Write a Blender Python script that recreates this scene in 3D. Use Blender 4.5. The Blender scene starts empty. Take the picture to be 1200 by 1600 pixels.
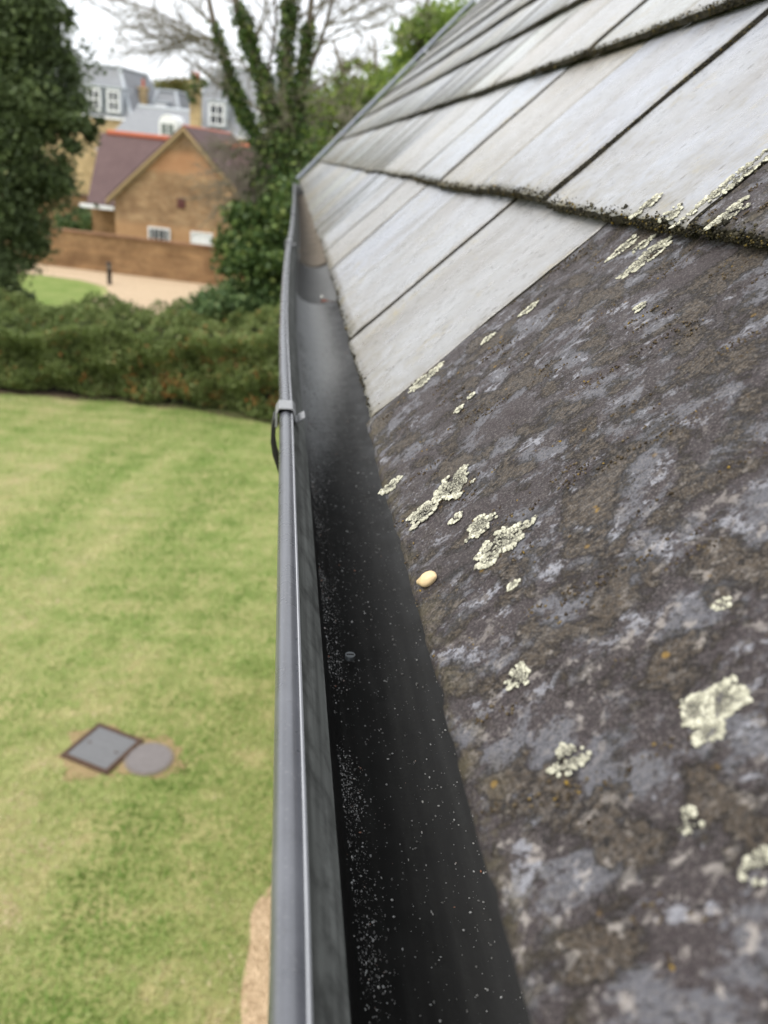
import bpy, bmesh, math, random
import numpy as np
from mathutils import Vector, Matrix

random.seed(7); RNG = np.random.default_rng(7)
scn = bpy.context.scene
C = scn.collection

# ------------------------------------------------------------------ camera
CAM_Z = 5.2
_vp = Vector(((456.8-600)/1250, (244.8-800)/1250, 1.0)).normalized()      # eaves direction seen by the lens
_h = Vector((math.cos(math.radians(6)), math.sin(math.radians(6)), 0))
_up = _h.cross(_vp).normalized()
if _up.y > 0: _up = -_up
_x = _vp.cross(_up).normalized()
if _x.x < 0: _x = -_x
RIGHT = Vector((_x.x, _vp.x, _up.x)); DOWN = Vector((_x.y, _vp.y, _up.y)); FWD = Vector((_x.z, _vp.z, _up.z))
cd = bpy.data.cameras.new('camera'); cam = bpy.data.objects.new('camera', cd); C.objects.link(cam)
R3 = Matrix((RIGHT, -DOWN, -FWD)).transposed()
cam.matrix_world = Matrix.Translation((0, 0, CAM_Z)) @ R3.to_4x4()
cd.sensor_fit = 'VERTICAL'; cd.sensor_height = 36.0; cd.lens = 28.125
cd.clip_start = 0.01; cd.clip_end = 2000
cd.dof.use_dof = True; cd.dof.focus_distance = 0.43; cd.dof.aperture_fstop = 9.4
scn.camera = cam
def ray(px, py): return RIGHT*((px-600)/1250) + DOWN*((py-800)/1250) + FWD
def at(px, py, Y):
    d = ray(px, py); return d*(Y/d.y) + Vector((0, 0, CAM_Z))

# ------------------------------------------------------------------ sky, sun, exposure
world = bpy.data.worlds.new('World'); scn.world = world; world.use_nodes = True
wn = world.node_tree; wn.nodes.clear()
SUN_EL, SUN_AZ = math.radians(52), math.radians(-110)      # sun behind cloud, to the left of the eaves
sky = wn.nodes.new('ShaderNodeTexSky'); sky.sky_type = 'NISHITA'; sky.sun_disc = False
sky.sun_elevation = SUN_EL; sky.sun_rotation = SUN_AZ; sky.dust_density = 3.0
tc = wn.nodes.new('ShaderNodeTexCoord')
cn = wn.nodes.new('ShaderNodeTexNoise'); cn.inputs['Scale'].default_value = 2.2; cn.inputs['Detail'].default_value = 6
cr = wn.nodes.new('ShaderNodeValToRGB')
cr.color_ramp.elements[0].position = 0.3; cr.color_ramp.elements[0].color = (0.80, 0.83, 0.88, 1)
cr.color_ramp.elements[1].position = 0.7; cr.color_ramp.elements[1].color = (1.0, 1.0, 1.0, 1)
cm = wn.nodes.new('ShaderNodeVectorMath'); cm.operation = 'SCALE'; cm.inputs['Scale'].default_value = 8.2
mx = wn.nodes.new('ShaderNodeMix'); mx.data_type = 'RGBA'; mx.inputs[0].default_value = 0.90
bg = wn.nodes.new('ShaderNodeBackground'); bg.inputs['Strength'].default_value = 0.12
wo = wn.nodes.new('ShaderNodeOutputWorld')
L = wn.links.new
L(tc.outputs['Generated'], cn.inputs['Vector']); L(cn.outputs['Fac'], cr.inputs[0]); L(cr.outputs[0], cm.inputs[0])
L(sky.outputs[0], mx.inputs[6]); L(cm.outputs[0], mx.inputs[7]); L(mx.outputs[2], bg.inputs[0]); L(bg.outputs[0], wo.inputs[0])
sl = bpy.data.lights.new('sun', 'SUN'); sl.energy = 1.5; sl.angle = math.radians(25); sl.color = (1.0, 0.96, 0.9)
sun = bpy.data.objects.new('sun', sl); C.objects.link(sun)
sd = Vector((math.sin(SUN_AZ)*math.cos(SUN_EL), math.cos(SUN_AZ)*math.cos(SUN_EL), math.sin(SUN_EL)))
sun.rotation_euler = (-sd).to_track_quat('-Z', 'Y').to_euler()
vs = scn.view_settings; vs.view_transform = 'Standard'; vs.look = 'None'; vs.gamma = 1.0; vs.use_curve_mapping = False
vs.exposure = 0.88
scn.cycles.max_bounces = 6; scn.cycles.diffuse_bounces = 3; scn.cycles.glossy_bounces = 3

# ------------------------------------------------------------------ material helpers
class N:
    """a small node-writing helper: procedural materials only"""
    def __init__(s, name):
        s.m = bpy.data.materials.new(name); s.m.use_nodes = True; s.t = s.m.node_tree; s.t.nodes.clear()
        s.out = s.t.nodes.new('ShaderNodeOutputMaterial'); s.b = s.t.nodes.new('ShaderNodeBsdfPrincipled')
        s.t.links.new(s.b.outputs[0], s.out.inputs[0]); s._tc = None
    def put(s, inp, v):
        if isinstance(v, bpy.types.NodeSocket): s.t.links.new(v, inp)
        elif isinstance(v, (tuple, list)): inp.default_value = tuple(v)+((1,) if len(v) == 3 and inp.type == 'RGBA' else ())
        else: inp.default_value = v
    def coord(s, kind='Object', scale=None, rnd=True):
        if s._tc is None:
            s._tc = s.t.nodes.new('ShaderNodeTexCoord'); s._oi = s.t.nodes.new('ShaderNodeObjectInfo')
        v = s._tc.outputs[kind]
        if rnd:
            k = s.t.nodes.new('ShaderNodeVectorMath'); k.operation = 'SCALE'; k.inputs[0].default_value = (17.3, 9.1, 5.7)
            s.t.links.new(s._oi.outputs['Random'], k.inputs['Scale'])
            a = s.t.nodes.new('ShaderNodeVectorMath'); a.operation = 'ADD'
            s.t.links.new(v, a.inputs[0]); s.t.links.new(k.outputs[0], a.inputs[1]); v = a.outputs[0]
        if scale:
            q = s.t.nodes.new('ShaderNodeVectorMath'); q.operation = 'MULTIPLY'; q.inputs[1].default_value = scale
            s.t.links.new(v, q.inputs[0]); v = q.outputs[0]
        return v
    def rand(s):
        s.coord(); return s._oi.outputs['Random']
    def noise(s, vec, scale, detail=4, rough=0.55, dist=0.0):
        n = s.t.nodes.new('ShaderNodeTexNoise'); s.put(n.inputs['Vector'], vec)
        n.inputs['Scale'].default_value = scale; n.inputs['Detail'].default_value = detail
        n.inputs['Roughness'].default_value = rough; n.inputs['Distortion'].default_value = dist
        return n.outputs['Fac']
    def voro(s, vec, scale, feat='F1', out='Distance', rnd=1.0):
        n = s.t.nodes.new('ShaderNodeTexVoronoi'); n.feature = feat; s.put(n.inputs['Vector'], vec)
        n.inputs['Scale'].default_value = scale; n.inputs['Randomness'].default_value = rnd
        return n.outputs[out]
    def ramp(s, fac, stops, interp='LINEAR'):
        n = s.t.nodes.new('ShaderNodeValToRGB'); e = n.color_ramp.elements; n.color_ramp.interpolation = interp
        while len(e) < len(stops): e.new(0.5)
        for k, (p, c) in enumerate(stops):
            e[k].position = p; e[k].color = (c, c, c, 1) if not isinstance(c, (tuple, list)) else tuple(c)+(1,)
        s.put(n.inputs[0], fac); return n.outputs[0]
    def mix(s, fac, a, b, mode='MIX'):
        n = s.t.nodes.new('ShaderNodeMix'); n.data_type = 'RGBA'; n.blend_type = mode
        s.put(n.inputs[0], fac); s.put(n.inputs[6], a); s.put(n.inputs[7], b); return n.outputs[2]
    def math(s, op, a, b=0.0, clamp=False):
        n = s.t.nodes.new('ShaderNodeMath'); n.operation = op; n.use_clamp = clamp
        s.put(n.inputs[0], a); s.put(n.inputs[1], b); return n.outputs[0]
    def xyz(s, vec):
        n = s.t.nodes.new('ShaderNodeSeparateXYZ'); s.put(n.inputs[0], vec); return n.outputs
    def attr(s, name):
        n = s.t.nodes.new('ShaderNodeAttribute'); n.attribute_name = name; return n.outputs
    def bump(s, h, strength=0.5, dist=0.01, prev=None):
        n = s.t.nodes.new('ShaderNodeBump'); n.inputs['Strength'].default_value = strength; n.inputs['Distance'].default_value = dist
        s.put(n.inputs['Height'], h)
        if prev is not None: s.t.links.new(prev, n.inputs['Normal'])
        return n.outputs[0]
    def done(s, color=None, rough=None, normal=None, spec=None, metal=None):
        if color is not None: s.put(s.b.inputs['Base Color'], color)
        if rough is not None: s.put(s.b.inputs['Roughness'], rough)
        if normal is not None: s.put(s.b.inputs['Normal'], normal)
        if spec is not None: s.put(s.b.inputs['Specular IOR Level'], spec)
        if metal is not None: s.put(s.b.inputs['Metallic'], metal)
        return s.m
def plain(name, col, rough=0.6, var=0.25, scale=8.0, bump=0.0, spec=0.4, metal=0.0):
    n = N(name); v = n.coord()
    f = n.noise(v, scale, 5)
    c = n.mix(f, tuple(x*(1-var) for x in col), tuple(min(1, x*(1+var)) for x in col))
    nb = n.bump(n.noise(v, scale*4, 4), bump, 0.01) if bump else None
    return n.done(c, rough, nb, spec, metal)

# ------------------------------------------------------------------ mesh helpers
def link(name, me, parent=None, mats=None):
    o = bpy.data.objects.new(name, me); C.objects.link(o)
    if mats is not None:
        for m in (mats if isinstance(mats, (list, tuple)) else [mats]): me.materials.append(m)
    if parent is not None: o.parent = parent
    return o
def mesh_np(name, V, Fc, smooth=False):
    me = bpy.data.meshes.new(name)
    V = np.asarray(V, dtype=np.float32); Fc = np.asarray(Fc, dtype=np.int32); k = Fc.shape[1]
    me.vertices.add(len(V)); me.vertices.foreach_set('co', V.ravel())
    me.loops.add(Fc.size); me.loops.foreach_set('vertex_index', Fc.ravel())
    me.polygons.add(len(Fc)); me.polygons.foreach_set('loop_start', np.arange(0, Fc.size, k, dtype=np.int32))
    me.polygons.foreach_set('loop_total', np.full(len(Fc), k, dtype=np.int32))
    me.update(calc_edges=True); me.validate()
    if smooth: me.polygons.foreach_set('use_smooth', np.ones(len(Fc), dtype=bool))
    return me
def mesh_py(name, V, Fc, smooth=False):
    me = bpy.data.meshes.new(name); me.from_pydata([tuple(v) for v in V], [], Fc); me.update()
    if smooth:
        for p in me.polygons: p.use_smooth = True
    return me
def face_attr(me, name, vals):
    a = me.attributes.new(name, 'FLOAT', 'FACE'); a.data.foreach_set('value', np.asarray(vals, dtype=np.float32))
def empty(name, loc=(0, 0, 0), rz=0.0):
    o = bpy.data.objects.new(name, None); o.empty_display_size = 0.2; C.objects.link(o)
    o.location = loc; o.rotation_euler = (0, 0, rz); return o
def tag(o, label=None, cat=None, group=None, kind=None):
    if label: o['label'] = label
    if cat: o['category'] = cat
    if group: o['group'] = group
    if kind: o['kind'] = kind
    return o
class MB:
    def __init__(s): s.v = []; s.f = []
    def add(s, V, Fc):
        b = len(s.v); s.v += [tuple(p) for p in V]; s.f += [tuple(i+b for i in q) for q in Fc]; return s
    def box(s, x0, x1, y0, y1, z0, z1):
        V = [(x0,y0,z0),(x1,y0,z0),(x1,y1,z0),(x0,y1,z0),(x0,y0,z1),(x1,y0,z1),(x1,y1,z1),(x0,y1,z1)]
        return s.add(V, [(0,3,2,1),(4,5,6,7),(0,1,5,4),(1,2,6,5),(2,3,7,6),(3,0,4,7)])
    def slab(s, quad, th):      # a sheet of thickness th below a planar quad (counter-clockwise from above)
        q = [Vector(p) for p in quad]; nn = (q[1]-q[0]).cross(q[2]-q[0]).normalized()
        lo = [p-nn*th for p in q]
        return s.add(q+lo, [(0,1,2,3),(7,6,5,4),(1,0,4,5),(2,1,5,6),(3,2,6,7),(0,3,7,4)])
    def tube(s, pts, rad, n=8, cap=True):
        pts = [Vector(p) for p in pts]; b = len(s.v); m = len(pts)
        for i, p in enumerate(pts):
            t = (pts[min(i+1, m-1)]-pts[max(i-1, 0)]).normalized()
            a = t.orthogonal().normalized() if i == 0 else (a - t*a.dot(t)).normalized()
            c = t.cross(a); r = rad[i] if isinstance(rad, (list, tuple)) else rad
            for k in range(n):
                th = 2*math.pi*k/n; s.v.append(tuple(p+a*(r*math.cos(th))+c*(r*math.sin(th))))
        for i in range(m-1):
            for k in range(n):
                s.f.append((b+i*n+k, b+i*n+(k+1) % n, b+(i+1)*n+(k+1) % n, b+(i+1)*n+k))
        if cap:
            s.f.append(tuple(b+k for k in range(n))[::-1]); s.f.append(tuple(b+(m-1)*n+k for k in range(n)))
        return s
    def prism(s, poly, axis_vec):   # poly: list of 3D points, extruded along axis_vec
        n = len(poly); A = [Vector(p) for p in poly]; B = [p+Vector(axis_vec) for p in A]
        return s.add(A+B, [tuple(range(n))[::-1], tuple(range(n, 2*n))]+[(i, (i+1) % n, n+(i+1) % n, n+i) for i in range(n)])
    def build(s, name, mat, parent=None, smooth=False):
        me = mesh_py(name, s.v, s.f, smooth)
        bm = bmesh.new(); bm.from_mesh(me); bmesh.ops.recalc_face_normals(bm, faces=bm.faces); bm.to_mesh(me); bm.free()
        return link(name, me, parent, mat)
_t = (1+5**.5)/2
ICO_V = np.array([(-1,_t,0),(1,_t,0),(-1,-_t,0),(1,-_t,0),(0,-1,_t),(0,1,_t),(0,-1,-_t),(0,1,-_t),(_t,0,-1),(_t,0,1),(-_t,0,-1),(-_t,0,1)])
ICO_V /= np.linalg.norm(ICO_V[0])
ICO_F = np.array([(0,11,5),(0,5,1),(0,1,7),(0,7,10),(0,10,11),(1,5,9),(5,11,4),(11,10,2),(10,7,6),(7,1,8),(3,9,4),(3,4,2),(3,2,6),(3,6,8),(3,8,9),(4,9,5),(2,4,11),(6,2,10),(8,6,7),(9,8,1)])
def blobs(name, P, Rr, flat=0.6, up=None):
    """many small lumps in one mesh; P (n,3), Rr (n,); flattened along z (or the given normal frame)"""
    n = len(P); Rr = np.asarray(Rr)
    J = ICO_V[None]*(1+RNG.normal(0, .18, (n, 12, 1)))
    th = RNG.uniform(0, 6.28, n); c, s = np.cos(th), np.sin(th)
    X = J[:, :, 0]*c[:, None]-J[:, :, 1]*s[:, None]; Y = (J[:, :, 0]*s[:, None]+J[:, :, 1]*c[:, None])
    el = RNG.uniform(.65, 1.25, (n, 1))
    V = np.stack([X*el, Y/el, J[:, :, 2]*flat], -1)*Rr[:, None, None]+np.asarray(P)[:, None, :]
    Fc = (ICO_F[None]+(np.arange(n)*12)[:, None, None]).reshape(-1, 3)
    me = mesh_np(name, V.reshape(-1, 3), Fc, True)
    face_attr(me, 'var', np.repeat(RNG.uniform(0, 1, n), 20))
    return me
def leaves(name, P, size, aspect=0.55, droop=0.0, var=None):
    """leaf faces (a folded pair of triangles) at points P with random facing"""
    n = len(P); P = np.asarray(P)
    d = RNG.normal(size=(n, 3)); d[:, 2] -= droop; d /= np.linalg.norm(d, axis=1, keepdims=True)
    q = RNG.normal(size=(n, 3)); q[:, 2] += .8; w = np.cross(d, q); w /= np.linalg.norm(w, axis=1, keepdims=True)+1e-9
    nn = np.cross(w, d); sz = (size*RNG.uniform(.65, 1.35, n))[:, None]
    a = P-d*sz*.5; b = P+w*sz*aspect*.5+nn*sz*.08; c = P+d*sz*.5; e = P-w*sz*aspect*.5+nn*sz*.08
    V = np.stack([a, b, c, e], 1).reshape(-1, 3); i = np.arange(n)*4
    Fc = np.stack([np.stack([i, i+1, i+2], 1), np.stack([i, i+2, i+3], 1)], 1).reshape(-1, 3)
    me = mesh_np(name, V, Fc)
    face_attr(me, 'var', np.repeat(RNG.uniform(0, 1, n) if var is None else var, 2))
    return me
def ball_points(n, c, r, shell=0.5):
    d = RNG.normal(size=(n, 3)); d /= np.linalg.norm(d, axis=1, keepdims=True)
    t = RNG.uniform(0, 1, n)**(1/3.); t = shell*(.75+.25*t)+(1-shell)*t if shell else t
    return np.asarray(c)+d*t[:, None]*np.asarray(r)
def lump_noise(P, f=1.0, seed=0):
    r = np.random.default_rng(seed); o = np.zeros(len(P))
    for k in range(5):
        w = r.normal(size=3)*f*(1.0+.7*k); o += np.sin(P@w+r.uniform(0, 6.28))/(1+.5*k)
    return o/2.2

def leaf_mat(name, stops, rough=0.55, trans=0.25):
    n = N(name); c = n.ramp(n.attr('var')[2], stops)
    n.done(c, rough, spec=0.25)
    tr = n.t.nodes.new('ShaderNodeBsdfTranslucent'); n.t.links.new(c, tr.inputs[0])
    ms = n.t.nodes.new('ShaderNodeMixShader'); ms.inputs[0].default_value = trans
    n.t.links.new(n.b.outputs[0], ms.inputs[1]); n.t.links.new(tr.outputs[0], ms.inputs[2]); n.t.links.new(ms.outputs[0], n.out.inputs[0])
    return n.m

# ------------------------------------------------------------------ materials
def make_light_slate(name, edge=False):
    n = N(name); v = n.coord(); x, y, z = n.xyz(n.coord(rnd=False))
    st = n.coord(scale=(1.0, 1.7, 1.0))
    big = n.noise(v, 7, 4); streak = n.noise(st, 5, 5, .6); fine = n.noise(v, 260, 4, .65); mid = n.noise(v, 45, 6, .65)
    c = n.ramp(n.rand(), [(0.0, (.31, .325, .30)), (.2, (.29, .31, .355)), (.4, (.235, .215, .19)), (.55, (.31, .30, .275)), (.7, (.21, .21, .22)), (.85, (.255, .27, .315)), (1.0, (.32, .32, .315))])
    c = n.mix(n.ramp(streak, [(.46, 0), (.66, .65)]), c, (.155, .138, .116))
    c = n.mix(n.ramp(big, [(.4, 0), (.75, .45)]), c, (.31, .325, .345))
    c = n.mix(n.ramp(mid, [(.58, 0), (.72, .55)]), c, (.19, .175, .14))
    # crust of algae and dirt gathered along the lower edge and the sides
    low = n.math('SUBTRACT', n.ramp(x, [(0.0, 1.0), (.16, 0.0)]), n.ramp(n.noise(v, 60, 5, .7), [(.3, 0.2), (.7, 1.0)]), True)
    c = n.mix(low, c, (.13, .11, .065))
    ol = n.math('MULTIPLY', n.ramp(n.noise(v, 11, 5, .7), [(.55, 0), (.68, 1)]), n.ramp(n.noise(v, 130, 4, .7), [(.42, 0), (.6, 1)]))
    c = n.mix(n.math('MULTIPLY', ol, .75), c, (.24, .19, .07))
    side = n.math('SUBTRACT', n.ramp(n.math('ABSOLUTE', y), [(.105, 0.0), (.1475, 1.1)]), n.ramp(n.noise(v, 50, 5, .7), [(.3, 0.25), (.7, 1.0)]), True)
    c = n.mix(n.math('MULTIPLY', side, .9), c, (.12, .105, .075))
    pit = n.ramp(n.voro(n.coord(scale=(.5, 1.2, 1)), 120), [(.08, 1), (.24, 0)])
    pit = n.math('MULTIPLY', pit, n.ramp(n.noise(v, 30, 3), [(.40, 0), (.52, 1)]))
    c = n.mix(n.math('MULTIPLY', pit, .85), c, (.085, .078, .066))
    c = n.mix(n.ramp(n.noise(n.coord(scale=(.45, 1.3, 1)), 210, 5, .75), [(.60, 0), (.70, .7)]), c, (.13, .12, .10))
    drip = n.ramp(n.noise(n.coord(scale=(.8, 3.5, 1.0)), 9, 6, .7), [(.54, 0), (.66, 1)])
    drip = n.math('MULTIPLY', drip, n.ramp(n.noise(v, 6, 4), [(.42, 0), (.6, 1)]))
    c = n.mix(n.math('MULTIPLY', drip, .22), c, (.10, .092, .078))
    c = n.mix(n.ramp(fine, [(.4, 0), (.8, .3)]), c, (.36, .355, .34))
    h = n.math('ADD', n.math('MULTIPLY', mid, .6), n.math('MULTIPLY', fine, .15))
    h = n.math('SUBTRACT', h, n.math('MULTIPLY', pit, .3))
    nb = n.bump(h, .45, .004); nb = n.bump(n.noise(st, 7, 4), .5, .008, nb)
    r = n.ramp(mid, [(.3, .20), (.7, .42)])
    return n.done(c, r, nb, .55)
def make_dark_slate(name):
    n = N(name); v = n.coord(rnd=False); x, y, z = n.xyz(v)
    st = n.coord(scale=(1.0, 1.35, 1.0), rnd=False)
    grain = n.noise(v, 850, 3, .75); fine = n.noise(v, 300, 6, .75); mid = n.noise(v, 60, 7, .68, .6); big = n.noise(st, 14, 5, .6, .5)
    c = n.mix(big, (.027, .020, .020), (.050, .037, .041))
    # blue grey film of lichen in streaks down the slope, with frayed margins
    fray = n.math('MULTIPLY', n.math('SUBTRACT', fine, .5), .34)
    film = n.ramp(n.math('ADD', n.noise(st, 25, 8, .66, .4), fray), [(.505, 0), (.56, 1)])
    c = n.mix(n.math('MULTIPLY', film, .72), c, (.140, .142, .163))
    wisp = n.ramp(n.math('ADD', n.noise(st, 60, 8, .72, .3), fray), [(.555, 0), (.60, 1)])
    wisp = n.math('MULTIPLY', wisp, n.ramp(n.noise(v, 13, 3), [(.40, 0), (.55, 1)]))
    c = n.mix(n.math('MULTIPLY', wisp, .8), c, (.31, .315, .355))
    # brown granular crust
    gr = n.noise(v, 420, 3, .7)
    cru = n.ramp(n.math('ADD', n.noise(v, 30, 7, .60, .3), fray), [(.51, 0), (.56, 1)])
    gcol = n.mix(n.ramp(gr, [(.35, 0), (.65, 1)]), (.020, .014, .010), (.098, .073, .049))
    c = n.mix(n.math('MULTIPLY', cru, .9), c, gcol)
    # grit everywhere: dark pits and pale grains
    c = n.mix(n.ramp(grain, [(.53, 0), (.66, .75)]), c, (.17, .155, .145))
    c = n.mix(n.ramp(grain, [(.33, .85), (.47, 0)]), c, (.012, .010, .010))
    c = n.mix(n.ramp(fine, [(.33, .85), (.46, 0)]), c, (.014, .012, .012))
    # pale pinkish dots of young crustose lichen, grouped
    dot = n.ramp(n.math('ADD', n.noise(v, 115, 6, .66, .3), n.math('MULTIPLY', fray, .5)), [(.555, 0), (.63, 1)])
    grp = n.ramp(n.noise(v, 11, 2), [(.36, 0.0), (.50, 1)])
    dot = n.math('MULTIPLY', dot, n.math('MULTIPLY', grp, n.ramp(n.math('MULTIPLY', n.math('ADD', y, .30), 1.0), [(.10, 1.0), (.20, .75), (.29, .12), (.6, .05)])))
    c = n.mix(n.math('MULTIPLY', dot, .75), c, (.36, .325, .30))
    # ochre specks
    oc = n.math('MULTIPLY', n.ramp(n.math('ADD', n.voro(v, 85), n.math('MULTIPLY', fray, .6)), [(.09, 1), (.15, 0)]), n.ramp(n.noise(v, 31, 3), [(.55, 0), (.60, 1)]))
    c = n.mix(n.math('MULTIPLY', oc, .75), c, (.27, .16, .03))
    # a hair crack running up from the lower edge
    cw = n.math('ADD', y, n.math('MULTIPLY', n.math('SUBTRACT', n.noise(v, 38, 4), .5), .012))
    ck = n.ramp(n.math('ABSOLUTE', n.math('SUBTRACT', cw, .002)), [(.0, 1), (.0011, 0)])
    ck = n.math('MULTIPLY', ck, n.math('MULTIPLY', n.ramp(x, [(.03, 1), (.16, .25), (.24, 0)]), n.ramp(n.noise(v, 70, 3), [(.34, 0), (.5, 1)])))
    c = n.mix(n.math('MULTIPLY', ck, .85), c, (.008, .007, .007))
    # algae along the lower rim
    rim = n.math('MULTIPLY', n.ramp(x, [(0.0, 1.0), (.022, 0.0)]), n.ramp(n.noise(v, 60, 6, .75), [(.46, 0), (.58, 1)]))
    c = n.mix(n.math('MULTIPLY', rim, .7), c, (.085, .07, .038))
    h = n.math('SUBTRACT', n.math('ADD', n.math('MULTIPLY', cru, n.math('ADD', gr, .25)), n.math('MULTIPLY', fine, .6)), ck)
    nb = n.bump(h, .9, .0026); nb = n.bump(grain, .5, .0008, nb); nb = n.bump(n.noise(st, 24, 6, .6), .4, .006, nb)
    r = n.ramp(mid, [(.3, .5), (.7, .85)])
    return n.done(c, r, nb, .4)
def make_edge(name):
    n = N(name); v = n.coord(); f = n.noise(v, 90, 5, .7)
    c = n.ramp(f, [(.3, (.018, .016, .013)), (.55, (.06, .053, .042)), (.75, (.14, .12, .08))])
    return n.done(c, .9, n.bump(f, .8, .004), .2)
MAT_LIGHT = make_light_slate('weathered_light_slate'); MAT_DARK = make_dark_slate('lichened_dark_slate'); MAT_EDGE = make_edge('mossy_slate_edge')
def make_lichen():
    n = N('pale_lichen'); v = n.attr('var')[2]
    c = n.ramp(v, [(0, (.05, .047, .040)), (.25, (.165, .158, .130)), (.6, (.37, .36, .28)), (1, (.60, .585, .47))])
    return n.done(c, .9, n.bump(n.noise(n.coord(), 900, 3), .5, .001), .15)
MAT_LICHEN = make_lichen()
n_ = N('dark_moss'); MAT_MOSS = n_.done(n_.ramp(n_.attr('var')[2], [(0, (.016, .015, .011)), (.55, (.045, .041, .031)), (.88, (.09, .078, .048)), (1, (.17, .12, .03))]), .95, spec=.1)

# ================================================================== THE ROOF WITH THE GUTTER
SC = 1.2                                  # metres per surveyed roof unit
S = math.radians(47.6); D0 = 0.15*SC      # roof pitch; height of the lens above the slates
UV = Vector((math.cos(S), 0, math.sin(S))); NV = Vector((-math.sin(S), 0, math.cos(S))); YV = Vector((0, 1, 0))
O = Vector((0, 0, CAM_Z)) - NV*D0
def roof_pt(y, u, h=0.0): return O + YV*(y*SC) + UV*(u*SC) + NV*h
Y0, Y1, UR = -0.98, 6.50, 2.30            # ends of the roof along the eaves, ridge (surveyed units)
THK = 0.0085; DROP = 0.0135

house = empty('slate_roofed_house', (2.0, 3.4, 0))
tag(house, 'house whose steep pale grey slate roof slopes down to a black gutter', 'house')
def under_house(o):
    o.parent = house; o.matrix_parent_inverse = Matrix.Translation((-2.0, -3.4, 0)); return o

def eave_u(y): return float(np.interp(y, [-1, .107, .26, .402, .524, .777, 1.09, 1.498, 2.25, 5.3, 6.5], [-.085, -.084, -.080, -.079, -.0755, -.075, -.071, -.068, -.070, -.074, -.074]))
COURSE = [None, 0.122, 0.337, 0.540]
while COURSE[-1] < UR-.1: COURSE.append(COURSE[-1]+.203)
PHASE = [0.275, 0.398, 0.065, 0.185]
WID = 0.2475
def slate_mesh(name, w, length, seed, nx, ny, mats, rough=0.0012, chip=0.0):
    """slate lying in local x (up the slope), y (along the eaves), z (outward): lower edge at x=0"""
    r = random.Random(seed); ph = [r.uniform(0, 6.28) for _ in range(12)]
    def wob(t, k): return sum(math.sin(t*f+ph[(k+i) % 12])/(1+i*.6) for i, f in enumerate((21, 47, 103, 211, 390)))*rough*.55
    xs = [0.0] + [length*((i/(nx-1))**1.35) for i in range(1, nx)]
    V = []; F_ = []
    chips = [(r.uniform(0, w), r.uniform(.004, .012), r.uniform(.0005, .0022)*chip) for _ in range(int(w*34))] if chip else []
    for i, x in enumerate(xs):
        for j in range(ny):
            ty = j/(ny-1); y = -w/2+w*ty
            px, py, pz = x, y, 0.0
            if i == 0:
                px += wob(y, 0)
                for cy, cw, cdp in chips:
                    d = abs((y+w/2)-cy)/cw
                    if d < 1: px += cdp*(1-d*d)
                pz -= .0012
            if j == 0: py += wob(x, 3)
            if j == ny-1: py += wob(x, 6)
            if j in (0, ny-1): pz -= .0010
            if 0 < i: pz += .0006*math.sin(x*37+ph[2])*math.sin(y*29+ph[5])
            V.append((px, py, pz))
    nt = nx*ny
    idx = lambda i, j: i*ny+j
    for i in range(nx-1):
        for j in range(ny-1): F_.append((idx(i, j), idx(i+1, j), idx(i+1, j+1), idx(i, j+1)))
    ntop = len(F_)
    ring = [idx(0, j) for j in range(ny)]+[idx(i, ny-1) for i in range(1, nx)]+[idx(nx-1, j) for j in range(ny-2, -1, -1)]+[idx(i, 0) for i in range(nx-2, 0, -1)]
    base = len(V)
    for k, q in enumerate(ring):
        x, y, z = V[q]; V.append((x+(r.uniform(-.0008, .0008) if rough else 0), y, -THK+r.uniform(-.0006, .0006)))
    m = len(ring)
    for k in range(m): F_.append((ring[k], ring[(k+1) % m], base+(k+1) % m, base+k))
    F_.append(tuple(base+k for k in range(m))[::-1])
    me = mesh_py(name, V, F_)
    bm = bmesh.new(); bm.from_mesh(me); bmesh.ops.recalc_face_normals(bm, faces=bm.faces); bm.to_mesh(me); bm.free()
    for mt in mats: me.materials.append(mt)
    for p in me.polygons:
        if p.normal.z < .7: p.material_index = 1
        else: p.use_smooth = True
    return me
TILT = math.atan(DROP/(.205*SC))
def slate_matrix(y, u, h=0.0, yaw=0.0, roll=0.0):
    base = Matrix((UV, YV, NV)).transposed()
    if base.determinant() < 0: base = Matrix((UV, YV, NV)).transposed()
    R = base @ Matrix.Rotation(TILT, 3, 'Y') @ Matrix.Rotation(yaw, 3, 'Z') @ Matrix.Rotation(roll, 3, 'X')
    return Matrix.Translation(roof_pt(y, u, h)) @ R.to_4x4()
rs = random.Random(21)
spec = []
for k, cu in enumerate(COURSE):
    ph = PHASE[k] if k < 4 else (0.04+rs.uniform(0, .05) if k % 2 == 0 else .16+rs.uniform(0, .05))
    j0 = math.ceil((Y0-ph)/WID)-1
    while ph+j0*WID < Y1-.01:
        a = max(ph+j0*WID, Y0); b = min(ph+(j0+1)*WID, Y1); j0 += 1
        if k == 0 and abs(b-.275) < .01: continue
        if k == 0 and abs(a-.275) < .01: a -= WID
        if b-a < .03: continue
        y = (a+b)/2; u = eave_u(y) if k == 0 else cu
        top = (COURSE[k+2] if k+2 < len(COURSE) else UR)
        length = min(.44, UR-u)
        if k == 0: length = .40
        d = (roof_pt(y, u+.1)-cam.location)
        zc = d.dot(FWD)
        px = 600+1250*d.dot(RIGHT)/zc if zc > 0 else -1e4; py = 800+1250*d.dot(DOWN)/zc if zc > 0 else -1e4
        inv = zc > 0.02 and -250 < px < 1500 and -300 < py < 1900
        area = (abs((-d).dot(NV))/d.length**3) if inv or d.length < .5 else 1e-9/d.length
        spec.append([area, k, y, u, b-a, length, d.length])
spec.sort(key=lambda q: -q[0])
variants = {}
near_slates = {}
rest_v, rest_f = [], []
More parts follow.
